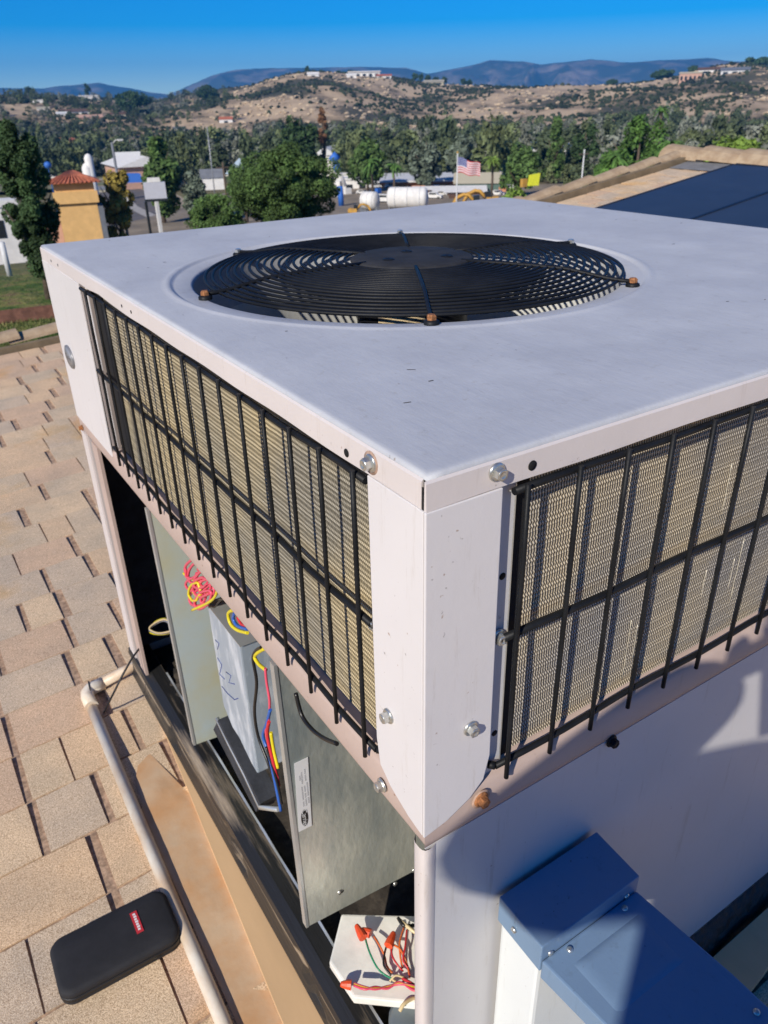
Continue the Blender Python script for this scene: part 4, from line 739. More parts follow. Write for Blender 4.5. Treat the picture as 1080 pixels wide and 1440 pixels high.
# ================================================================ THE ROOFTOP UNIT
LX, LY = 1.0615, 1.15; HC = (.375, .568); RF = .326
def paint(name, col, rough, topo=False, var=.05):
    m = bpy.data.materials.new(name); m.use_nodes = True; N, L, b = nodes(m); geo = N.new('ShaderNodeNewGeometry')
    def noise(s, d=6, ro=.6, st=(1, 1, 1)):
        mp = N.new('ShaderNodeMapping'); mp.inputs['Scale'].default_value = st; L.new(geo.outputs['Position'], mp.inputs[0]); n = N.new('ShaderNodeTexNoise'); n.inputs['Scale'].default_value = s; n.inputs['Detail'].default_value = d; n.inputs['Roughness'].default_value = ro; L.new(mp.outputs[0], n.inputs[0]); return n.outputs[0]
    def ramp(src, *st):
        q = N.new('ShaderNodeValToRGB'); e = q.color_ramp.elements; e[0].position, e[0].color = st[0][0], (*st[0][1], 1); e[1].position, e[1].color = st[1][0], (*st[1][1], 1)
        for p, c in st[2:]: z = e.new(p); z.color = (*c, 1)
        L.new(src, q.inputs[0]); return q.outputs[0]
    def mul(a, c, f=1.):
        x = N.new('ShaderNodeMix'); x.data_type = 'RGBA'; x.blend_type = 'MULTIPLY'; x.inputs[0].default_value = f; L.new(a, x.inputs[6]); L.new(c, x.inputs[7]); return x.outputs[2]
    c = ramp(noise(6), (.3, tuple(v * (1 - var) for v in col)), (.7, tuple(min(1, v * (1 + var)) for v in col)))
    c = mul(c, ramp(noise(130, 3, .7), (.22, (.45, .42, .4)), (.31, (1, 1, 1))))       # specks of dirt
    c = mul(c, ramp(noise(60, 5, .75, (1, 1, .1 if not topo else 1)), (.3, (.88, .86, .83)), (.42, (1, 1, 1)))); c = mul(c, ramp(noise(150, 2, .5), (.2, (.62, .5, .42)), (.26, (1, 1, 1))))
    if topo:
        c = mul(c, ramp(noise(60, 4, .8, (1, .22, 1)), (.27, (.45, .45, .48)), (.335, (1, 1, 1))), .85)
        c = mul(c, ramp(noise(3.1, 5, .6), (.35, (.92, .925, .94)), (.6, (1.03, 1.03, 1.02)))); c = mul(c, ramp(noise(17, 6, .7), (.36, (.95, .95, .955)), (.6, (1.02, 1.02, 1.02))))
    L.new(c, b.inputs['Base Color']); b.inputs['Roughness'].default_value = rough; b.inputs['Specular IOR Level'].default_value = .35
    if topo:
        m1 = N.new('ShaderNodeBump'); m1.inputs['Distance'].default_value = .0009; m1.inputs['Strength'].default_value = .6; L.new(noise(75, 5, .7, (.8, .28, 1)), m1.inputs['Height'])
        m2 = N.new('ShaderNodeBump'); m2.inputs['Distance'].default_value = .006; m2.inputs['Strength'].default_value = .35; L.new(noise(5, 3, .5), m2.inputs['Height']); L.new(m1.outputs[0], m2.inputs['Normal']); L.new(m2.outputs[0], b.inputs['Normal'])
    else:
        m1 = N.new('ShaderNodeBump'); m1.inputs['Distance'].default_value = .0003; m1.inputs['Strength'].default_value = .5; L.new(noise(160, 4, .6), m1.inputs['Height']); L.new(m1.outputs[0], b.inputs['Normal'])
    MATS[name] = m; return m
PT = paint('top_paint', (.52, .53, .55), .62, True); PS = paint('skirt_paint', (.66, .60, .57), .45); PP = paint('post_paint', (.70, .67, .66), .4, var=.03)
PRL = paint('rail_paint', (.50, .385, .33), .5, var=.1); PL = paint('panel_paint', (.58, .57, .57), .45, var=.03)
BLK = mat('black_wire_coating', (.012, .013, .015), .5, var=.25, scale=30, bump=.2, bscale=300, spec=.2)
GAL = mat('galvanised_sheet', (.34, .39, .38), .38, .45, scale=4.5, bump=.2, bscale=70, stretch=(1.6, 1, .7), col2=(.78, .78, .66), mix=(.42, .68)); GAE = mat('cut_metal_edge', (.6, .62, .6), .35, .6, var=.1)  # paler blotches paint reflected light into the sheet's colour
BOXM = mat('scuffed_box_metal', (.40, .47, .54), .4, .3, var=.15, scale=22, col2=(.68, .74, .8), mix=(.5, .62), stretch=(1, 1, .35), bump=.1, bscale=60)
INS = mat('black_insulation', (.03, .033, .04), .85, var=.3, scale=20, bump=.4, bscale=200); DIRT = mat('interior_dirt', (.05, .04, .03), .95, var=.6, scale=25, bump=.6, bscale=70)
RAIL = mat('worn_black_base', (.022, .022, .022), .4, var=.4, scale=22, stretch=(1.5, .10, 1.5), col2=(.42, .33, .23), mix=(.52, .68), bump=.3, bscale=40)
ZN = mat('zinc_bolt', (.6, .6, .56), .3, .8, var=.12, scale=200); RUST = mat('rusty_bolt', (.38, .16, .06), .7, .3, var=.4, scale=250); RST = mat('rust_stain', (.45, .30, .22), .8, var=.2, scale=200)
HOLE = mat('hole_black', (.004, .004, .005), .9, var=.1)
ac = thing('rooftop_air_conditioner', 'large pale rooftop air conditioner with black wire guards, round fan guard and open wiring bay', 'air conditioner', (LX / 2, LY / 2, -.96))
# ---- top cover: sheet with a round opening, rolled bead, rolled edges
angs = sorted(set([2 * math.pi * k / 144 for k in range(144)] + [math.atan2(y - HC[1], x - HC[0]) % (2 * math.pi) for x in (0, LX) for y in (0, LY)]))
def rectpt(a, e):
    c, s = math.cos(a), math.sin(a); x0, y0, x1, y1 = e, e, LX - e, LY - e; t = 1e9
    if c > 1e-9: t = min(t, (x1 - HC[0]) / c)
    if c < -1e-9: t = min(t, (x0 - HC[0]) / c)
    if s > 1e-9: t = min(t, (y1 - HC[1]) / s)
    if s < -1e-9: t = min(t, (y0 - HC[1]) / s)
    return HC[0] + c * t, HC[1] + s * t
rings = []
for r, z in ((.2945, -.075), (.2945, -.008), (.2955, -.0045), (.299, -.0028), (.319, -.0022), (.3215, -.0018), (.3235, 0), (.3252, .0008), (.328, .0013), (.331, .0009), (.334, .0002), (.338, 0)):
    rings.append([(HC[0] + r * math.cos(a), HC[1] + r * math.sin(a), z) for a in angs])
for t in (.3, .65):
    rr2 = []
    for a in angs:
        x, y = rectpt(a, .006); q = .338; rr2.append((HC[0] + q * math.cos(a) + (x - HC[0] - q * math.cos(a)) * t, HC[1] + q * math.sin(a) + (y - HC[1] - q * math.sin(a)) * t, 0))
    rings.append(rr2)
for e, z in ((.006, 0), (.003, -.0001), (.0015, -.0006), (.0004, -.0018), (0, -.004)): rings.append([(*rectpt(a, e), z) for a in angs])
k = MB(); m_ = len(angs); V = [v for r in rings for v in r]; F = [(i * m_ + j, i * m_ + (j + 1) % m_, (i + 1) * m_ + (j + 1) % m_, (i + 1) * m_ + j) for i in range(len(rings) - 1) for j in range(m_)]
k.add(V, [f[::-1] for f in F][::1], True)
me = k.mesh('top_cover', PT); bm = bmesh.new(); bm.from_mesh(me); bmesh.ops.recalc_face_normals(bm, faces=bm.faces); bm.to_mesh(me); bm.free()
top = link('top_cover', me, ac)
k = MB()
for i in range(45):
    x = rs.uniform(.04, LX - .04); y = rs.uniform(.03, LY - .03)
    if math.hypot(x - HC[0], y - HC[1]) < .345: continue
    a = rs.gauss(0, .5); L_ = rs.uniform(.0008, .004); w_ = rs.uniform(.0002, .0005); dx, dy = math.cos(a) * L_, math.sin(a) * L_; k.add([(x - dx, y - dy - w_, .0003), (x + dx, y + dy - w_, .0003), (x + dx, y + dy + w_, .0006), (x - dx, y - dy + w_, .0006)], [(0, 1, 2, 3)])
link('dirt_specks', k.mesh('dirt_specks', mat('dark_specks', (.07, .065, .06), .9, var=.3)), top, kind='stuff')
# skirts
def sheet(name, pts, d, m, parent, bw=0): k = MB(); k.poly(pts, d); o = link(name, k.mesh(name, m), parent); return bevel(o, bw) if bw else o
sk = .0245
k = MB(); n = 46; V = []; 
for i in range(n + 1):
    y = .0035 + (LY - .0035) * i / n; dz = -.0012 * math.exp(-((y - .78) / .04) ** 2) * -3 + .0006 * math.sin(y * 37)
    V += [(-.0002, y, -.0035), (-.0018, y, -.0050), (-.0022, y, -sk + dz), (.0002, y, -sk + dz - .0002)]
k.add(V, [(i * 4 + q, (i + 1) * 4 + q, (i + 1) * 4 + q + 1, i * 4 + q + 1) for i in range(n) for q in range(3)], False); k.add(V[:4] + V[-4:], [(0, 1, 2, 3), (7, 6, 5, 4)])
link('skirt', k.mesh('skirt', PS), ac)
k = MB(); V = []
for i in range(n + 1):
    x = -.0022 + (LX + .0022) * i / n; dz = .0006 * math.sin(x * 31)
    V += [(x, -.0002, -.0035), (x, -.0020, -.0050), (x, -.0024, -sk + dz), (x, .0002, -sk + dz - .0002)]
k.add(V, [(i * 4 + q + 1, (i + 1) * 4 + q + 1, (i + 1) * 4 + q, i * 4 + q) for i in range(n) for q in range(3)], False); k.add(V[:4], [(3, 2, 1, 0)])
link('skirt', k.mesh('skirt', PS), ac)
sheet('skirt', [(0, LY, -.006), (LX, LY, -.006), (LX, LY, -sk), (0, LY, -sk)], (0, .002, 0), PS, ac); sheet('skirt', [(LX, 0, -.006), (LX, 0, -sk), (LX, LY, -sk), (LX, LY, -.006)], (.002, 0, 0), PS, ac)
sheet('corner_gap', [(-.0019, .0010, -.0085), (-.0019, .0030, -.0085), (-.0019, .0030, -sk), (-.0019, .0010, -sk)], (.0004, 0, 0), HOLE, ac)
# ---- bolts and holes
def bolt(p, nrm, m=ZN, s=1.0, stain=False):
    nrm = Vector(nrm); p = Vector(p); k = MB(); k.lathe(p, [(.0068 * s, 0), (.0068 * s, .0008), (.0060 * s, .0016), (.0042 * s, .0018)], 20, nrm)
    u = nrm.orthogonal().normalized(); q = nrm.cross(u); a0 = rs.uniform(0, 1); hx = [p + nrm * .0016 + (u * math.cos(a0 + math.pi / 3 * j) + q * math.sin(a0 + math.pi / 3 * j)) * .0048 * s for j in range(6)]; k.poly(hx, nrm * .0048 * s)
    k.lathe(p + nrm * (.0016 + .0048 * s), [(.0040 * s, 0), (.0036 * s, .0005), (.0026 * s, .0006), (.0022 * s, .0001), (0, .0001)], 16, nrm)
    o = link('bolt', k.mesh('bolt', m), ac)
    if stain: k = MB(); k.lathe(p - nrm * .0002, [(.0088 * s, 0), (.0088 * s, .0004), (0, .0004)], 20, nrm); link('stain_ring', k.mesh('stain_ring', RST), o)
    return o
NX, NY = (-1, 0, 0), (0, -1, 0)
bolt((-.0022, .063, -.014), NX, stain=True); bolt((-.0035, .046, -.232), NX); bolt((-.0025, .061, -.325), NX); bolt((.0045, .0725, -.159), NX)
bolt((.055, -.0024, -.0115), NY); bolt((.041, -.0035, -.23), NY); bolt((.056, -.0035, -.319), NY, RUST, 1.1, True); bolt((.0705, .004, -.158), NY); bolt((.222, -.002, -.347), NY, BLK)
bolt((-.002, 1.128, -.335), NX, RUST, .9)
def hole(p, nrm, r=.004): k = MB(); k.lathe(Vector(p), [(r, 0), (r, .0003), (0, .0003)], 18, nrm); link('screw_hole', k.mesh('screw_hole', HOLE), ac)
hole((-.0022, .0965, -.0185), NX, .0033); hole((.087, -.0024, -.0155), NY, .0038)
for y in (.62, .66, 1.02, 1.07): hole((-.0022, y, -.016), NX, .0022)
for x, z in ((.0735, -.105), (.0755, -.262)): hole((x, .006, z), NY, .003)
hole((-.002, 1.062, -.265), NX, .003); hole((.008, .0713, -.257), NX, .002)
# ---- corner post: one folded sheet
PZ = -.0247
lp = [(.067, PZ), (.0665, -.272), (.062, -.300), (.046, -.313), (.02, -.3235), (0, -.3275)]
fp = [(0, -.3275), (.02, -.3225), (.044, -.311), (.058, -.297), (.0635, -.272), (.061, PZ)]
o = sheet('corner_post', [(-.0032, y, z) for y, z in [(0, PZ)] + lp], (.0025, 0, 0), PP, ac, .0006)
k = MB(); k.poly([(x, -.0032, z) for x, z in [(-.0032, -.3275)] + fp[1:] + [(-.0032, PZ)]], (0, .0025, 0)); o2 = link('corner_post', k.mesh('corner_post', PP), ac); bevel(o2, .0008)
# ---- far side panel with badge
sheet('end_panel', [(-.003, .892, PZ), (-.003, LY, PZ), (-.003, LY, -.316), (-.003, .905, -.316)][::-1], (.0025, 0, 0), PP, ac, .0006)
sheet('edge_flange', [(0, .8915, PZ), (0, .8985, -.3155), (.014, .8985, -.3155), (.014, .8915, PZ)], (0, .0015, 0), mat('flange_paint', (.36, .31, .29), .6, var=.1), ac)
BD = mat('badge_grey', (.22, .22, .23), .4, .3, var=.08); BDL = mat('badge_light', (.33, .33, .34), .4, .3, var=.08)
k = MB(); k.lathe((-.003, 1.083, -.1835), [(1, 0), (1, .0025), (.92, .0032), (0, .0034)], 40, NX); k.v = [(x, 1.083 + (y - 1.083) * .030, -.1835 + (z + .1835) * .0205) for x, y, z in k.v]; bd = link('badge', k.mesh('badge', BD), ac)
k = MB(); k.lathe((-.0062, 1.083, -.1835), [(.86, 0), (.86, .0004), (0, .0005)], 40, NX); k.v = [(x, 1.083 + (y - 1.083) * .030, -.1835 + (z + .1835) * .0205) for x, y, z in k.v]; link('badge_face', k.mesh('badge_face', BDL), bd)
text('badge_lettering', 'Carrier', .0135, (-.0069, 1.083, -.184), (0, -1, 0), (0, 0, 1), BD, bd)
# ---- waist rail, tan, rolled, below the coils
prof = [(.034, -.301), (.004, -.3035), (.0005, -.305), (-.0008, -.309), (-.0008, -.338), (.0005, -.3425), (.004, -.3445), (.03, -.3445)]
k = MB(); V = []
n = 40
for i in range(n + 1):
    y = LY * i / n
    for d, z in prof: V.append((d, y if i else d, z))
m_ = len(prof); k.add(V, [(i * m_ + q, (i + 1) * m_ + q, (i + 1) * m_ + q + 1, i * m_ + q + 1) for i in range(n) for q in range(m_ - 1)], True); link('waist_rail', k.mesh('waist_rail', PRL), ac)
k = MB(); V = []
prof2 = [(.038, -.301), (.012, -.303), (.004, -.3055), (-.0008, -.311), (-.0012, -.338), (-.0008, -.3435), (.004, -.3448), (.02, -.3448)]
for i in range(n + 1):
    x = LX * i / n
    for d, z in prof2: V.append((x if i else d, d, z))
k.add(V, [(i * m_ + q + 1, (i + 1) * m_ + q + 1, (i + 1) * m_ + q, i * m_ + q) for i in range(n) for q in range(m_ - 1)], True); link('waist_rail', k.mesh('waist_rail', PRL), ac)
# ---- coils: finned faces
def coil_mat(name, axis, col, col2):
    m = bpy.data.materials.new(name); m.use_nodes = True; N, L, b = nodes(m); geo = N.new('ShaderNodeNewGeometry'); sp = N.new('ShaderNodeSeparateXYZ'); L.new(geo.outputs['Position'], sp.inputs[0])
    def M_(op, a, b_=None, c_=None):
        x = N.new('ShaderNodeMath'); x.operation = op
        for i, v in enumerate((a, b_, c_)):
            if v is None: continue
            if isinstance(v, (int, float)): x.inputs[i].default_value = v
            else: L.new(v, x.inputs[i])
        return x.outputs[0]
    n = N.new('ShaderNodeTexNoise'); n.inputs['Scale'].default_value = 60; n.inputs['Detail'].default_value = 4; L.new(geo.outputs['Position'], n.inputs[0])
    n3 = N.new('ShaderNodeTexNoise'); n3.inputs['Scale'].default_value = 6; n3.inputs['Detail'].default_value = 4; L.new(geo.outputs['Position'], n3.inputs[0])
    u = sp.outputs['XYZ'.index(axis)]; z = sp.outputs[2]
    wob = M_('MULTIPLY', M_('SINE', M_('MULTIPLY', z, 2 * math.pi / .0052)), .00035)
    fin = M_('SINE', M_('MULTIPLY', M_('ADD', M_('ADD', u, wob), M_('MULTIPLY', n.outputs[0], .0022)), 2 * math.pi / (.0024 if axis == 'Y' else .0028)))
    band = M_('SINE', M_('ADD', M_('MULTIPLY', z, 2 * math.pi / .0052), M_('MULTIPLY', n.outputs[0], 2.4)))
    h = M_('ADD', M_('MULTIPLY', fin, .42 if axis == 'Y' else .75), M_('MULTIPLY', band, .5 if axis == 'Y' else .22))
    r = N.new('ShaderNodeValToRGB'); e = r.color_ramp.elements; e[0].position = .2; e[0].color = (*[c * .2 for c in col], 1); e[1].position = .62; e[1].color = (*col, 1); q = e.new(.92); q.color = (*col2, 1)  # shade between the deep fins is coloured in as dark troughs
    L.new(M_('MULTIPLY_ADD', h, .42, .5), r.inputs[0])
    mx_ = N.new('ShaderNodeMix'); mx_.data_type = 'RGBA'; mx_.blend_type = 'MULTIPLY'; mx_.inputs[0].default_value = 1; rr_ = N.new('ShaderNodeValToRGB'); rr_.color_ramp.elements[0].position = .35; rr_.color_ramp.elements[0].color = (.72, .73, .78, 1); rr_.color_ramp.elements[1].position = .62; rr_.color_ramp.elements[1].color = (1.14, 1.04, .86, 1)
    L.new(n3.outputs[0], rr_.inputs[0]); L.new(r.outputs[0], mx_.inputs[6]); L.new(rr_.outputs[0], mx_.inputs[7]); L.new(mx_.outputs[2], b.inputs['Base Color'])
    bp = N.new('ShaderNodeBump'); bp.inputs['Distance'].default_value = .0007; bp.inputs['Strength'].default_value = .7; L.new(h, bp.inputs['Height']); L.new(bp.outputs[0], b.inputs['Normal']); b.inputs['Roughness'].default_value = .85; b.inputs['Specular IOR Level'].default_value = .12
    return m
def coil(axis, lo, hi, d, m, zlo=-.3015):
    k = MB(); n = 74; z0, z1 = zlo, -.012; V = []
    for i in range(n * 2 + 1):       # gently rippled face: the tube rows
        z = z0 + (z1 - z0) * i / (2 * n); off = .0003 * (1 if i % 2 else -1)
        for u in (lo, hi): V.append((d + off, u, z) if axis == 'Y' else (u, d + off, z))
    F = [(i * 2, i * 2 + 1, i * 2 + 3, i * 2 + 2) for i in range(2 * n)]; k.add(V, F, False); return link('coil_face', k.mesh('coil_face', m), ac)
coil('Y', .03, .868, .0172, coil_mat('coil_fins_left', 'Y', (.40, .355, .255), (.66, .60, .46)))
coil('X', .088, LX - .06, .0148, coil_mat('coil_fins_front', 'X', (.45, .41, .34), (.78, .73, .63)))
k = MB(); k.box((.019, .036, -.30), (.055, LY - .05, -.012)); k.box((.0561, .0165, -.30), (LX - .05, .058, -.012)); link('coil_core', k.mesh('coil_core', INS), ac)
# bright loose fins on the front coil
FNB = mat('bent_fin', (.8, .74, .6), .35, .3, var=.1); k = MB()
for i in range(16):
    x = rs.uniform(.12, .62); z0 = rs.uniform(-.28, -.06); L_ = rs.uniform(.02, .11); pts = [(x + rs.uniform(-.0006, .0006) + q * .0001, .0134, z0 - L_ * q / 6) for q in range(7)]; k.tube(pts, .00035, 4)
link('bent_fins', k.mesh('bent_fins', FNB), ac, kind='stuff')
# jambs beside the coils
sheet('jamb', [(.060, .006, PZ), (.0615, .006, -.305), (.0825, .006, -.305), (.0805, .006, PZ)], (0, .0012, 0), PL, ac); sheet('jamb_edge', [(.0806, .0058, PZ), (.0826, .0058, -.303), (.0838, .0058, -.303), (.0818, .0058, PZ)], (0, .005, 0), GAE, ac)
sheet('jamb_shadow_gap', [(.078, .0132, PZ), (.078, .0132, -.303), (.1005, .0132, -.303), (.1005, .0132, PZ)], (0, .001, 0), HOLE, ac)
sheet('jamb', [(.0085, .0665, PZ), (.0085, .0735, PZ), (.0085, .0735, -.303), (.0085, .0665, -.303)], (-.0012, 0, 0), PP, ac)
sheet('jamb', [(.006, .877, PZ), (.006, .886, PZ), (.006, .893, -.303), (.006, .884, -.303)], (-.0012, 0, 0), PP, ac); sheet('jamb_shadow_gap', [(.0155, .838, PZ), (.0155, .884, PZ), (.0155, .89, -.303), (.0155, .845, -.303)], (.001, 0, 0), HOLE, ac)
# ---- black wire guards over the coils
def guard(axis, lo, hi, w0, nw):
    P = (lambda u, d, z: (d, u, z)) if axis == 'Y' else (lambda u, d, z: (u, d, z))
    k = MB(); g = None
    bars = []
    for zi, z in enumerate((-.0315, -.158, -.292)):
        k = MB(); wob = [P(lo + (hi - lo) * i / 24, -.0015 + (.0009 * math.sin(i * 1.3 + zi)), z + .0007 * math.sin(i * .9 + zi * 2)) for i in range(25)]; k.tube(wob, .0032 if zi == 1 else .0029, 10)
        for e_ in (lo,): k.tube([P(lo - .004, .004, z), P(lo, -.0008, z)], .0035, 8)
        if g is None:
            gm = MB(); gm.tube(wob, .0029, 10); g = link('coil_guard', gm.mesh('coil_guard', BLK), ac)
        else: link('crossbar', k.mesh('crossbar', BLK), g)
    for i in range(nw):
        u = w0 + .0505 * i; b = rs.uniform(-.0007, .0007); k = MB(); k.tube([P(u, -.0062, -.0262), P(u + b, -.0064, -.09), P(u - b, -.006, -.16), P(u + b * .6, -.0064, -.23), P(u, -.0062, -.3065)], .0021, 8); link('wire', k.mesh('wire', BLK), g)
guard('Y', .0715, .886, .0825, 16); guard('X', .0725, 1.0, .081, 18)
# ---- lower body: front panel, near post, far post
k = MB(); k.box((.0005, -.0004, -.886), (LX, .0012, -.3455)); link('side_panel', k.mesh('side_panel', PL), ac)
k = MB(); V = []
cp = [(.002, .016), (-.0022, .0125), (-.0035, .009), (-.0035, .003), (-.0028, -.0002), (-.001, -.0022), (.0025, -.0030), (.0065, -.0024), (.0105, -.0008)]
for z in (-.3452, -.60, -.886):
    for x, y in cp: V.append((x, y, z))
m_ = len(cp); k.add(V, [(i * m_ + q, (i + 1) * m_ + q, (i + 1) * m_ + q + 1, i * m_ + q + 1) for i in range(2) for q in range(m_ - 1)], True); link('lower_post', k.mesh('lower_post', PS), ac)
for (a, b, d, m_) in ((1.108, 1.15, -.002, PS), (1.075, 1.1079, .001, mat('flange_paint2', (.33, .29, .27), .6, var=.1)), (1.035, 1.0749, -.001, PRL)):
    k = MB(); k.box((d, a, -.886), (d + .006, b, -.3452)); link('far_post', k.mesh('far_post', m_), ac)
k = MB(); k.box((0, LY - .002, -.93), (LX, LY, -.3452)); k.box((LX - .002, 0.002, -.86), (LX, LY - .003, -.3452)); link('back_panel', k.mesh('back_panel', PL), ac)
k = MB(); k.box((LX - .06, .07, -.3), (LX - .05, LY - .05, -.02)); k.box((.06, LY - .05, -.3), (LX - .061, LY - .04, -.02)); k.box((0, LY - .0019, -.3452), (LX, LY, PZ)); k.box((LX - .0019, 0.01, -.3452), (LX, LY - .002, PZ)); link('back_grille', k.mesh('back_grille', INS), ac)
# inner shells of the compartment: dark lining, mid deck and floor
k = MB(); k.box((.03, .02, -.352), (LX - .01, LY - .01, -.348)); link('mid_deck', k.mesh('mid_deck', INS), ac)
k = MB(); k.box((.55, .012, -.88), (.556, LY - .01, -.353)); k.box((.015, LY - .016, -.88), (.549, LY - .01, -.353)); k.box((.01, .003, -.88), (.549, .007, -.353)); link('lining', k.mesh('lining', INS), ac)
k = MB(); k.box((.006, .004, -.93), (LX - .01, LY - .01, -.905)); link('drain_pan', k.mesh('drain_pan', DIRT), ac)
bmesh_ = bmesh.new(); bmesh.ops.create_icosphere(bmesh_, subdivisions=3, radius=1)
for v in bmesh_.verts: v.co = Vector((v.co.x * .1, v.co.y * .09, v.co.z * .035)) * (1 + .25 * math.sin(v.co.x * 9) * math.sin(v.co.y * 11)) + Vector((.12, .94, -.9))
me = bpy.data.meshes.new('debris'); bmesh_.to_mesh(me); bmesh_.free(); me.materials.append(DIRT); link('debris', me, ac)
# base rail (channel with dents)
k = MB(); V = []; n = 60; prf = [(.038, -.884), (.012, -.882), (-.004, -.888), (-.0065, -.9), (-.002, -.925), (-.006, -.948), (-.009, -.9605), (.03, -.962)]
for i in range(n + 1):
    y = -.005 + (LY + .012) * i / n
    for j, (d, z) in enumerate(prf):
        dent = 0
        for yc in (.88, .55, .28): dent += .007 * math.exp(-((y - yc - (z + .92) * .8) / .014) ** 2) * (1 if j in (3, 4, 5) else 0)
        V.append((d + dent, y, z + .0012 * math.sin(y * 23)))
m_ = len(prf); k.add(V, [(i * m_ + q, (i + 1) * m_ + q, (i + 1) * m_ + q + 1, i * m_ + q + 1) for i in range(n) for q in range(m_ - 1)], False); link('base_rail', k.mesh('base_rail', RAIL), ac)
k = MB(); V = []
for i in range(n + 1):
    y = .012 + (1.0) * i / n; V += [(.036, y, -.8795), (.0395, y, -.8785 + .0008 * math.sin(i * 1.1)), (.0395, y, -.905)]
k.add(V, [(i * 3 + q, (i + 1) * 3 + q, (i + 1) * 3 + q + 1, i * 3 + q + 1) for i in range(n) for q in range(2)]); link('rail_lip', k.mesh('rail_lip', GAE), ac)
k = MB(); k.box((.0, -.001, -.96), (LX, .0005, -.8865)); link('base_rail', k.mesh('base_rail', RAIL), ac)
# ---- partitions
def part(name, y, x0, zb, xe, m):
    k = MB(); k.poly([(x0, y, -.3485), (xe, y, -.3485), (xe, y, zb - .05), (x0 + .004, y, zb)], (0, .0012, 0)); o = link(name, k.mesh(name, m), ac)
    k = MB(); k.poly([(x0 - .0045, y - .001, -.3485), (x0 - .0002, y - .001, -.3485), (x0 + .0035, y - .001, zb), (x0 - .0005, y - .001, zb)], (0, .011, 0)); link('flange_edge', k.mesh('flange_edge', GAE), o); return o
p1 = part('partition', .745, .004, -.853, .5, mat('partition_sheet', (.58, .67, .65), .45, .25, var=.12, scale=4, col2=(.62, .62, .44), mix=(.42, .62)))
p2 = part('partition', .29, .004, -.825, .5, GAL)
for (x, z) in ((.155, -.845), (.06, -.79), (.19, -.84)):
    k = MB(); k.lathe((x, .289, z), [(.004, 0), (.0035, .0016), (0, .002)], 12, NY); link('screw', k.mesh('screw', ZN), p2)
# sticker with oval emblem
ST = mat('sticker_white', (.74, .74, .74), .5, var=.03); INK = mat('ink_black', (.012, .012, .012), .5, var=.1); INKG = mat('ink_grey', (.3, .3, .32), .6, var=.1)
a_, b_, c_, d_ = (on(p, 1, .2885) for p in ((414, 1074), (433, 1065), (438.5, 1161), (420.5, 1170)))
sx0, sx1 = (a_.x + d_.x) / 2, (b_.x + c_.x) / 2; sz1, sz0 = (a_.z + b_.z) / 2, (c_.z + d_.z) / 2
k = MB(); k.poly([a_, b_, c_, d_][::-1], (0, .0006, 0)); stk = link('sticker', k.mesh('sticker', ST), p2)
W_ = b_.x - a_.x; ocx = (c_.x + d_.x) / 2 + .0004; ocz = sz0 + (sz1 - sz0) * .17; orx, orz = W_ * .27, (sz1 - sz0) * .125
def oval(nm, s, dy, m_):
    k = MB(); k.poly([(ocx + orx * s * math.cos(t * math.pi / 16), .2883 - dy, ocz + orz * s * math.sin(t * math.pi / 16)) for t in range(32)], (0, -.00012, 0)); return link(nm, k.mesh(nm, m_), stk)
oval('emblem', 1, 0, INK); 
text('emblem_lettering', 'Carrier', orz * .66, (ocx, .28795, ocz), (0, 0, -1), (1, 0, 0), ST, stk, .00004)
k = MB()
for u0, v0, v1 in ((.62, .70, .79), (.62, .80, .86), (.36, .68, .74), (.36, .755, .83), (.22, .74, .8), (.7, .36, .45), (.7, .47, .58), (.7, .6, .66), (.5, .34, .44), (.5, .46, .52), (.5, .55, .64), (.3, .35, .42), (.3, .44, .55), (.3, .57, .63)):
    x = a_.x + W_ * u0; z0 = sz0 + (sz1 - sz0) * v0; z1 = sz0 + (sz1 - sz0) * v1; z = z0
    while z < z1: k.box((x, .2881, z), (x + W_ * .09, .2883, z + .0011)); z += .0022
link('print_rows', k.mesh('print_rows', INKG), stk)
# ---- control box with scuffed face
def P2(p, x): return on(p, 0, x)
A_ = P2((294, 858), .02); B_ = P2((335, 902), .02); C_ = P2((363, 1090), .02); D_ = P2((316, 1012), .02)
zt = (A_.z + B_.z) / 2; y1, y0 = (A_.y + D_.y) / 2, (B_.y + C_.y) / 2
k = MB(); sidep = [(y1, zt), (y0, zt), (y0, C_.z + .0), (y0 + .02, C_.z + .003), (y0 + .06, C_.z + .022), (y1 - .03, D_.z + .01), (y1, D_.z + .035)]
k.poly([(.02, y, z) for y, z in sidep], (.17, 0, 0)); cb = link('control_box', k.mesh('control_box', BOXM), ac); bevel(cb, .0025)
k = MB(); k.poly([(.019, y1 + .004, zt + .0012), (.019, y0 - .004, zt + .0012), (.19, y0 - .004, zt + .0012), (.19, y1 + .004, zt + .0012)], (0, 0, .0015)); link('box_lid', k.mesh('box_lid', GAE), cb)
MK = mat('marker_blue', (.03, .05, .2), .6, var=.1)
for pts in ([(306, 925), (312, 935), (309, 948), (316, 955)], [(318, 945), (325, 950), (322, 960), (330, 962)], [(312, 965), (320, 975), (330, 984), (335, 982)], [(303, 900), (308, 905), (306, 913)]):
    k = MB(); k.tube([P2(p, .0198) for p in pts], .0008, 5); link('marker_scribble', k.mesh('marker_scribble', MK), cb)
# bracket below the box
k = MB(); br = [P2(p, .012) for p in ((305, 1010), (322, 1045), (345, 1090), (366, 1135), (392, 1138))]; k.tube(br, .0042, 4); link('bracket', k.mesh('bracket', GAE), ac)
k = MB(); k.poly([P2(p, .01) for p in ((307, 1012), (366, 1130), (360, 1142), (300, 1026))], (.03, 0, 0)); link('bracket', k.mesh('bracket', INS), ac)
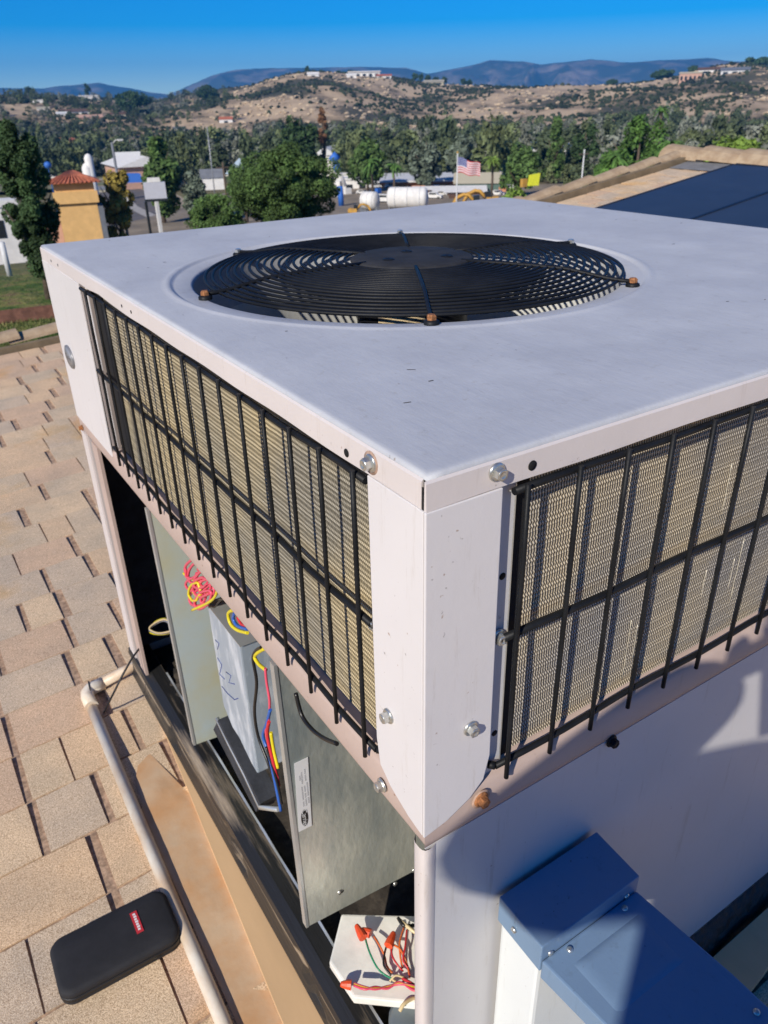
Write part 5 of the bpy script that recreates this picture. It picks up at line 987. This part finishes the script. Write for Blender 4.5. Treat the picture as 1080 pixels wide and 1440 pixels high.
# ---- wires
def wmat(n, c): return mat('wire_' + n, c, .35, var=.06, scale=40, spec=.5)
WY, WP, WB, WR, WK, WO, WG, WC = wmat('yellow', (.75, .62, .02)), wmat('pink', (.75, .09, .15)), wmat('blue', (.03, .12, .45)), wmat('red', (.6, .03, .04)), wmat('black', (.012, .012, .012)), wmat('orange', (.75, .17, .04)), wmat('green', (.02, .25, .12)), wmat('cream', (.7, .55, .3))
def smooth(pts, n=6):
    out = []; P = [Vector(p) for p in pts]
    for i in range(len(P) - 1):
        a = P[max(i - 1, 0)]; b = P[i]; c = P[i + 1]; d = P[min(i + 2, len(P) - 1)]
        for k_ in range(n): t = k_ / n; out.append(.5 * ((2 * b) + (c - a) * t + (2 * a - 5 * b + 4 * c - d) * t * t + (3 * b - a - 3 * c + d) * t ** 3))
    out.append(P[-1]); return out
def wire(nm, pts, x, m, r=.0016, dx=0):
    if isinstance(x, (int, float)): x = [x + dx * i for i in range(len(pts))]
    k = MB(); k.tube(smooth([P2(p, xx) for p, xx in zip(pts, x)]), r, 7); return link(nm, k.mesh(nm, m), ac)
wr = random.Random(2)
for i in range(18):
    cx_, cy_, rx_, ry_, tl = [(270, 800, 9, 14, .3), (276, 806, 11, 15, .5), (284, 815, 9, 14, .6), (272, 822, 10, 9, .2), (284, 826, 12, 14, .5), (278, 838, 11, 15, .4), (286, 843, 9, 15, .7), (292, 836, 8, 14, .5), (274, 832, 8, 12, .1), (290, 826, 10, 12, .4)][i % 10]
    pts = []
    for j in range(13):
        a = j / 12 * 5.9 + wr.uniform(0, .3); u = rx_ * math.cos(a); v = ry_ * math.sin(a); pts.append((cx_ + u * math.cos(tl) - v * math.sin(tl) + wr.uniform(-1, 1), cy_ + u * math.sin(tl) + v * math.cos(tl) + wr.uniform(-1, 1)))
    wire('pink_wire', pts, .012 + .003 * (i % 4), WP if i not in (8, 14) else WY, .0021)
wire('yellow_wire', [(307, 822), (303, 838), (292, 848), (270, 858)], .01, WY, .0021); wire('yellow_wire', [(258, 806), (264, 812), (272, 815)], .014, WY, .0018)
wire('black_wire', [(322, 838), (308, 846), (302, 854), (296, 852), (294, 848)], .012, WK, .0012)
wire('yellow_wire', [(327, 858), (321, 863), (324, 877), (334, 886), (348, 890)], .008, WY, .0023); wire('blue_wire', [(330, 862), (328, 870), (334, 880), (348, 885)], .009, WB, .0022); wire('red_wire', [(334, 868), (340, 878), (350, 881)], .012, WR, .002)
wire('yellow_wire', [(372, 912), (362, 918), (358, 924), (364, 934), (374, 942)], .005, WY, .0024); wire('black_wire', [(368, 910), (359, 916), (356, 928), (361, 960), (358, 1000), (363, 1035), (376, 1070), (386, 1100)], .004, WK, .0021)
wire('pink_wire', [(373, 940), (375, 960), (379, 985), (378, 1010), (374, 1030), (383, 1065), (391, 1095)], .003, WP, .0017); wire('blue_wire', [(380, 998), (375, 1018), (370, 1035), (378, 1060), (387, 1100), (395, 1140)], .0025, WB, .0022)
wire('red_wire', [(378, 1015), (376, 1035), (384, 1070), (392, 1105)], .002, WR, .0024); wire('yellow_wire', [(381, 1030), (385, 1055), (391, 1080)], .0, WY, .0022); wire('black_wire', [(374, 1050), (384, 1080), (392, 1110), (396, 1130)], .0, WK, .0018)
wire('black_cable', [(416, 975), (424, 1005), (438, 1025), (455, 1038), (474, 1046)], .003, WK, .0024)
for i, (m__, dx_) in enumerate(((WC, 0), (mat('wire_grey', (.2, .22, .28), .4, var=.05), 2), (WY, -1), (WK, 1))):
    wire('coiled_wire', [(243, 878 + dx_ * 2), (232, 871 + dx_), (218, 876 + dx_), (210, 884 + i * 2), (222, 890 + i), (238, 888 + i), (244, 884)], .02 + i * .004, m__, .0018)
# ---- blower control cover and wiring at the bottom
H_ = lambda p, z=-.84: on(p, 2, z)
BW2 = mat('blower_galvanised', (.82, .80, .72), .5, .0, var=.15, scale=9, bump=.1, bscale=50)
zb_ = -.80; cov = [on(p, 2, zb_) for p in ((480, 1285), (600, 1288), (600, 1412), (497, 1402), (463, 1352))]
k = MB(); k.poly([v for v in cov][::-1], (0, 0, -.016)); bc = link('blower_housing', k.mesh('blower_housing', BW2), ac); bevel(bc, .003)
def nut(p, q, z=-.782, r=.0062):
    a = on(p, 2, z); b = on(q, 2, z); d = (b - a); k = MB(); k.lathe(a, [(0, 0), (r, 0), (r * .95, d.length * .35), (r * .6, d.length * .9), (r * .45, d.length), (0, d.length)], 10, d, smooth=False); link('wire_nut', k.mesh('wire_nut', mat('wire_nut_orange', (.75, .08, .02), .4, var=.05)), ac)
nut((511, 1319), (501, 1301)); nut((521, 1313), (508, 1307), -.784); nut((546, 1330), (554, 1311)); nut((494, 1385), (479, 1384), -.79)
def hw(pts, m, z=-.79, r=.0014, nm='wire'):
    k = MB(); k.tube(smooth([on(p, 2, z + .004 * math.sin(i * 1.4)) for i, p in enumerate(pts)]), r, 6); link(nm, k.mesh(nm, m), ac)
hw([(514, 1321), (520, 1340), (530, 1360), (540, 1370), (553, 1377)], WG, nm='green_wire'); hw([(526, 1317), (534, 1330), (541, 1345), (544, 1358), (551, 1368)], WO, nm='orange_wire'); hw([(543, 1332), (540, 1345), (540, 1358), (550, 1372)], WK, nm='black_wire'); hw([(550, 1330), (552, 1345), (560, 1358), (567, 1366)], WR, nm='red_wire')
hw([(552, 1328), (562, 1334), (568, 1345), (573, 1358), (576, 1375)], WO, nm='orange_wire'); hw([(568, 1304), (562, 1325), (563, 1345), (566, 1362)], WO, nm='orange_wire'); hw([(572, 1308), (570, 1330), (567, 1350), (574, 1362), (576, 1372)], WR, nm='red_wire')
for i in range(4): hw([(498, 1383 + i), (513, 1388 + i), (528, 1391 - i), (545, 1387 + i), (562, 1384 - i), (580, 1386 + i * 2), (598, 1392 + i)], [WP, WY, WR, WP][i], -.786, .0016, ['pink_wire', 'yellow_wire', 'red_wire', 'pink_wire'][i])
hw([(548, 1380), (556, 1372), (566, 1374), (572, 1378), (562, 1382), (552, 1378)], WC, nm='cream_wire'); hw([(566, 1376), (580, 1384), (596, 1396)], WR, r=.0022, nm='red_wire'); hw([(560, 1292), (572, 1302), (585, 1312), (600, 1320)], WC, r=.0026, nm='cream_wire'); hw([(560, 1291), (566, 1300), (576, 1302), (590, 1300)], WK, r=.0026, nm='black_wire')
cpt = on((585, 1432), 2, -.82); k = MB(); k.lathe(cpt - Vector((0, 0, .05)), [(.035, 0), (.035, .05), (.03, .055), (0, .055)], 24); link('blower_motor', k.mesh('blower_motor', mat('motor_grey', (.16, .19, .2), .5, .3, var=.2, scale=30, col2=(.4, .2, .1), mix=(.55, .7))), ac)
hw([(562, 1422), (568, 1412), (578, 1405), (592, 1402)], WC, -.80, .0026, 'cream_wire')
# ================================================================ fan guard, motor, blades
fg = None; GC = Vector((HC[0] + .007, HC[1] - .004, 0))
def gzr(r): return .013 - .0105 * sstep(.2, .295, np.array(r)) * 1.0
fan = link('fan_guard', (lambda k: (k.lathe(GC, [(0, .0165), (.05, .0165), (.082, .0155), (.0865, .0135), (.0865, .0115), (0, .0115)], 56), k.mesh('fan_guard', mat('hub_cover_black', (.035, .035, .037), .75, var=.2, scale=30, spec=.2)))[1])(MB()), ac)
for i in range(20):
    r = .0945 + i * .0101; k = MB(); k.tube([GC + Vector((r * math.cos(t * math.pi / 48), r * math.sin(t * math.pi / 48), float(gzr(r)))) for t in range(96)], .0021, 7, closed=True); link('ring', k.mesh('ring', BLK), fan)
for j in range(6):
    a = R_(-121 + 60 * j); d = Vector((math.cos(a), math.sin(a), 0)); k = MB(); k.tube([GC + d * r + Vector((0, 0, float(gzr(r)) + (.0012 if r < .3 else .001))) for r in (.075, .12, .17, .22, .26, .275, .29, .307)], .0026, 8); link('spoke', k.mesh('spoke', BLK), fan)
    p = GC + d * .305 + Vector((0, 0, -.0026)); k = MB(); k.lathe(p, [(.0085, 0), (.0085, .0035), (.006, .005), (0, .005)], 16); link('foot', k.mesh('foot', BLK), fan)
    k = MB(); k.lathe(p + Vector((0, 0, .005)), [(.0055, 0), (.0055, .004), (.004, .0055), (0, .0055)], 6, smooth=False); link('guard_bolt', k.mesh('guard_bolt', RUST if j in (0, 1, 5) else ZN), fan)
for a, r in ((70, .03), (190, .045), (310, .05)):
    p = GC + Vector((math.cos(R_(a)) * r, math.sin(R_(a)) * r, .0165)); k = MB(); k.lathe(p, [(.009, 0), (.007, .0015), (.0045, .0012), (0, .0004)], 16); link('hub_screw', k.mesh('hub_screw', BLK), fan)
THR = paint('throat_paint', (.7, .7, .66), .5)
k = MB(); k.lathe((HC[0], HC[1], 0), [(.2945, -.0751), (.2945, -.15), (.31, -.175)], 96); k.f = [f[::-1] for f in k.f]; link('fan_throat', k.mesh('fan_throat', THR), ac)
k = MB(); k.lathe(GC, [(.0, -.006), (.07, -.008), (.078, -.012), (.08, -.02), (.08, -.17), (.06, -.18), (0, -.18)], 40); mo = link('fan_motor', k.mesh('fan_motor', mat('motor_black', (.02, .02, .022), .4, .3, var=.2)), ac)
k = MB(); k.lathe(GC, [(.0806, -.018), (.0806, -.062)], 12, a0=R_(-160), a1=R_(-112)); link('motor_label', k.mesh('motor_label', mat('label_cream', (.7, .55, .32), .5, var=.2, scale=120, stretch=(.2, .2, 3), col2=(.12, .1, .08), mix=(.5, .55))), mo)
BLD = mat('fan_blade_metal', (.10, .105, .11), .5, .4, var=.2, scale=20)
for j in range(4):
    k = MB(); V = []; na, nr = 10, 6
    for i in range(nr + 1):
        r = .07 + .215 * i / nr
        for q in range(na + 1):
            t = q / na; a = R_(90 * j + 12 + 62 * t * (1 - .15 * i / nr) + 10 * i / nr); V.append((HC[0] + r * math.cos(a), HC[1] + r * math.sin(a), -.165 + .055 * t * (.6 + .4 * i / nr) - .006 * math.sin(t * 3.1)))
    F = [(i * (na + 1) + q, i * (na + 1) + q + 1, (i + 1) * (na + 1) + q + 1, (i + 1) * (na + 1) + q) for i in range(nr) for q in range(na)]
    k.add(V + [(x, y, z - .0015) for x, y, z in V], F + [tuple(len(V) + v for v in f)[::-1] for f in F], True); link('fan_blade', k.mesh('fan_blade', BLD), ac)
# ================================================================ air duct beside the long panel
DU = paint('duct_sky_tint', (.17, .26, .38), .38, var=.05); DW = paint('duct_white', (.72, .75, .74), .45, var=.04)  # sky's blue reflection in the shade coloured into cap and run
za = -.468
def quadbox(name, top, z0, m, parent, bw=.002): k = MB(); k.poly([(v[0], v[1], z0) for v in top][::-1], (0, 0, 0)) if False else None; k = MB(); b = [Vector((v[0], v[1], z0)) for v in top]; t = [Vector(v) for v in top]; n = len(t); k.add(b + t, [tuple(range(n))[::-1], tuple(range(n, 2 * n))] + [(i, (i + 1) % n, n + (i + 1) % n, n + i) for i in range(n)]); o = link(name, k.mesh(name, m), parent); return bevel(o, bw)
du = thing('air_duct', 'pale sheet metal duct elbow standing in shade against the long side panel', 'duct', (.15, -.08, -.9))
x0_, x1_ = .083, .2165
capt = [(x0_, -.066, za), (x1_ - .004, -.066, za), (x1_, -.006, za), (x0_ + .001, -.006, za)]
quadbox('cap', capt, za - .036, DU, du, .0015)
quadbox('riser', [(x0_ + .003, -.062, za - .0361), (x1_ - .007, -.062, za - .0361), (x1_ - .003, -.008, za - .0361), (x0_ + .004, -.008, za - .0361)], -.93, DW, du, .004)
zb1 = -.488
runt = [(x1_ - .006, -.0665, zb1), (x0_ + .001, -.0665, zb1), (x0_ + .001 + .012, -.17, zb1 - .004), (x0_ + .03, -.75, zb1 - .03), (x1_ + .02, -.75, zb1 - .03), (x1_ + .004, -.17, zb1 - .004)]
quadbox('duct_run', [runt[0], runt[5], runt[4], runt[3], runt[2], runt[1]][::-1], zb1 - .052, DU, du, .002)
_h = [c for c in du.children if c.name.startswith('duct_run')][0]
for v in _h.data.vertices:
    if v.co.z < zb1 - .045: v.co.z = zb1 - .024 + .045 * (v.co.y + .0665)
fm = mat('filter_cream', (.6, .56, .42), .8, var=.3, scale=60, stretch=(1, .15, 1), col2=(.75, .72, .6), mix=(.45, .6), bump=.5, bscale=200)
fo = None
for i in range(16):
    y_ = -.10 - .022 * i; k = MB(); k.poly([(.105, y_, -.735), (.20, y_, -.735), (.20, y_ - .012, -.715), (.105, y_ - .012, -.715)], (0, -.004, .002)); link('filter_pleat', k.mesh('filter_pleat', fm), du)
k = MB(); k.box((.095, -.48, -.76), (.21, -.09, -.738)); link('filter_frame', k.mesh('filter_frame', GAE), du)
pz = zb1 + .0; k = MB(); V = []; nn = 14
for i in range(nn + 1):
    for j in range(nn + 1):
        u = i / nn; v = j / nn; x = x0_ + .016 + (x1_ - x0_ - .032) * u; y = -.08 - .062 * v; e = min(u, 1 - u, v, 1 - v); V.append((x, y, pz - .0035 + .0005 - .003 * v + .0042 * min(1, e * 7) ** .7))
k.add(V, [(i * (nn + 1) + j, i * (nn + 1) + j + 1, (i + 1) * (nn + 1) + j + 1, (i + 1) * (nn + 1) + j) for i in range(nn) for j in range(nn)], True); link('pressed_panel', k.mesh('pressed_panel', DU), du)
for (x, y, z, n_) in ((x0_ + .012, -.0662, za - .018, NY), (x1_ - .02, -.0662, za - .018, NY), (x0_ - .0002, -.03, za - .02, NX), (x0_ + .03, -.073, zb1, (0, 0, 1)), (x1_ - .03, -.073, zb1, (0, 0, 1)), (x0_ + .016, -.17, zb1 - .0035, (0, 0, 1)), (x1_ - .008, -.2, zb1 - .0045, (0, 0, 1))):
    k = MB(); k.lathe((x, y, z), [(.0032, 0), (.0028, .0014), (.001, .0018), (0, .0016)], 12, n_); link('screw', k.mesh('screw', ZN), du)
# ================================================================ the photographer, standing behind the camera: casts the shadow on the long panel
def person():
    root = thing('person', 'person in dark jacket holding a phone out toward the unit, left arm bent', 'person', (-.95, -.95, rz(-.9, -.9)))
    zf = rz(-.9, -.9)
    J = {'pel': ((-1.02, -.96, zf + .95), .16), 'wa': ((-1.0, -.94, zf + 1.12), .15), 'ch': ((-.95, -.90, zf + 1.3), .17), 'nk': ((-.88, -.88, zf + 1.48), .06), 'hd': ((-.86, -.86, zf + 1.6), .09), 'ht': ((-.85, -.85, zf + 1.7), .075),
         'ls': ((-.85, -.75, .365), .078), 'le': ((-.73, -.455, .134), .062), 'lw': ((-.44, -.44, .183), .052), 'lh': ((-.36, -.43, .175), .036),
         'rs': ((-.72, -1.02, .31), .065), 're': ((-.5, -.85, .1), .055), 'rw': ((-.36, -.62, .14), .035), 'rh': ((-.33, -.52, .15), .033),
         'lk': ((-1.08, -.84, zf + .5), .085), 'la': ((-1.1, -.86, zf + .09), .055), 'lt': ((-1.0, -.78, zf + .05), .045), 'rk': ((-.83, -1.12, zf + .5), .085), 'ra': ((-.84, -1.16, zf + .09), .055), 'rt': ((-.74, -1.08, zf + .05), .045)}
    names = list(J); E_ = [('pel', 'wa'), ('wa', 'ch'), ('ch', 'nk'), ('nk', 'hd'), ('hd', 'ht'), ('ch', 'ls'), ('ls', 'le'), ('le', 'lw'), ('lw', 'lh'), ('ch', 'rs'), ('rs', 're'), ('re', 'rw'), ('rw', 'rh'), ('pel', 'lk'), ('lk', 'la'), ('la', 'lt'), ('pel', 'rk'), ('rk', 'ra'), ('ra', 'rt')]
    me = bpy.data.meshes.new('body'); me.from_pydata([J[n][0] for n in names], [(names.index(a), names.index(b)) for a, b in E_], []); me.materials.append(mat('dark_jacket', (.04, .045, .06), .85, var=.2))
    b = link('body', me, root); md = b.modifiers.new('skin', 'SKIN')
    for i, n in enumerate(names): me.skin_vertices[0].data[i].radius = (J[n][1],) * 2
    me.skin_vertices[0].data[0].use_root = True; b.modifiers.new('sub', 'SUBSURF').render_levels = 2
    skin = mat('skin_tone', (.45, .27, .19), .6, var=.05)
    for hx_, sg in (((-.36, -.43, .175), 1), ((-.33, -.52, .15), -1)):
        for f_ in range(5):
            a = Vector(hx_); d = Vector((.07 + .012 * min(f_, 4 - f_), .03 * (f_ - 2) * .4, .01)) if sg > 0 else Vector((.02 + .01 * f_, .05, .012)); k = MB(); k.tube([a, a + d * .5 + Vector((0, .004 * (f_ - 2), .008)), a + d + Vector((0, .004 * (f_ - 2), -.004))], [.009, .008, .006], 7); link('finger', k.mesh('finger', skin), b)
    k = MB(); k.lathe((-.85, -.855, zf + 1.66), [(.112, 0), (.112, .04), (.085, .09), (0, .11)], 20); link('cap', k.mesh('cap', MATS['dark_jacket']), b)
person()
ph = thing('phone', 'black phone held out in front of the person toward the unit', 'phone', (-.33, -.46, .16))
k = MB(); k.poly([Vector(CAM) - Vector(CF) * .06 + Vector(CR) * a + Vector(CU) * b for a, b in ((.01, -.035), (.082, -.035), (.082, -.18), (.01, -.18))], Vector(CF) * -.008); link('body', k.mesh('body', BW), ph)
# ================================================================ haze
hb = MB(); hb.box((-9000, -9000, -60), (9000, 9000, 420)); HZ = bpy.data.materials.new('haze'); HZ.use_nodes = True; N = HZ.node_tree.nodes; N.remove(N['Principled BSDF'])
pv = N.new('ShaderNodeVolumePrincipled'); pv.inputs['Color'].default_value = (.08, .44, 1, 1); pv.inputs['Density'].default_value = .00013; pv.inputs['Anisotropy'].default_value = 0
HZ.node_tree.links.new(pv.outputs[0], N['Material Output'].inputs['Volume']); link('haze', hb.mesh('haze', HZ), kind='stuff')
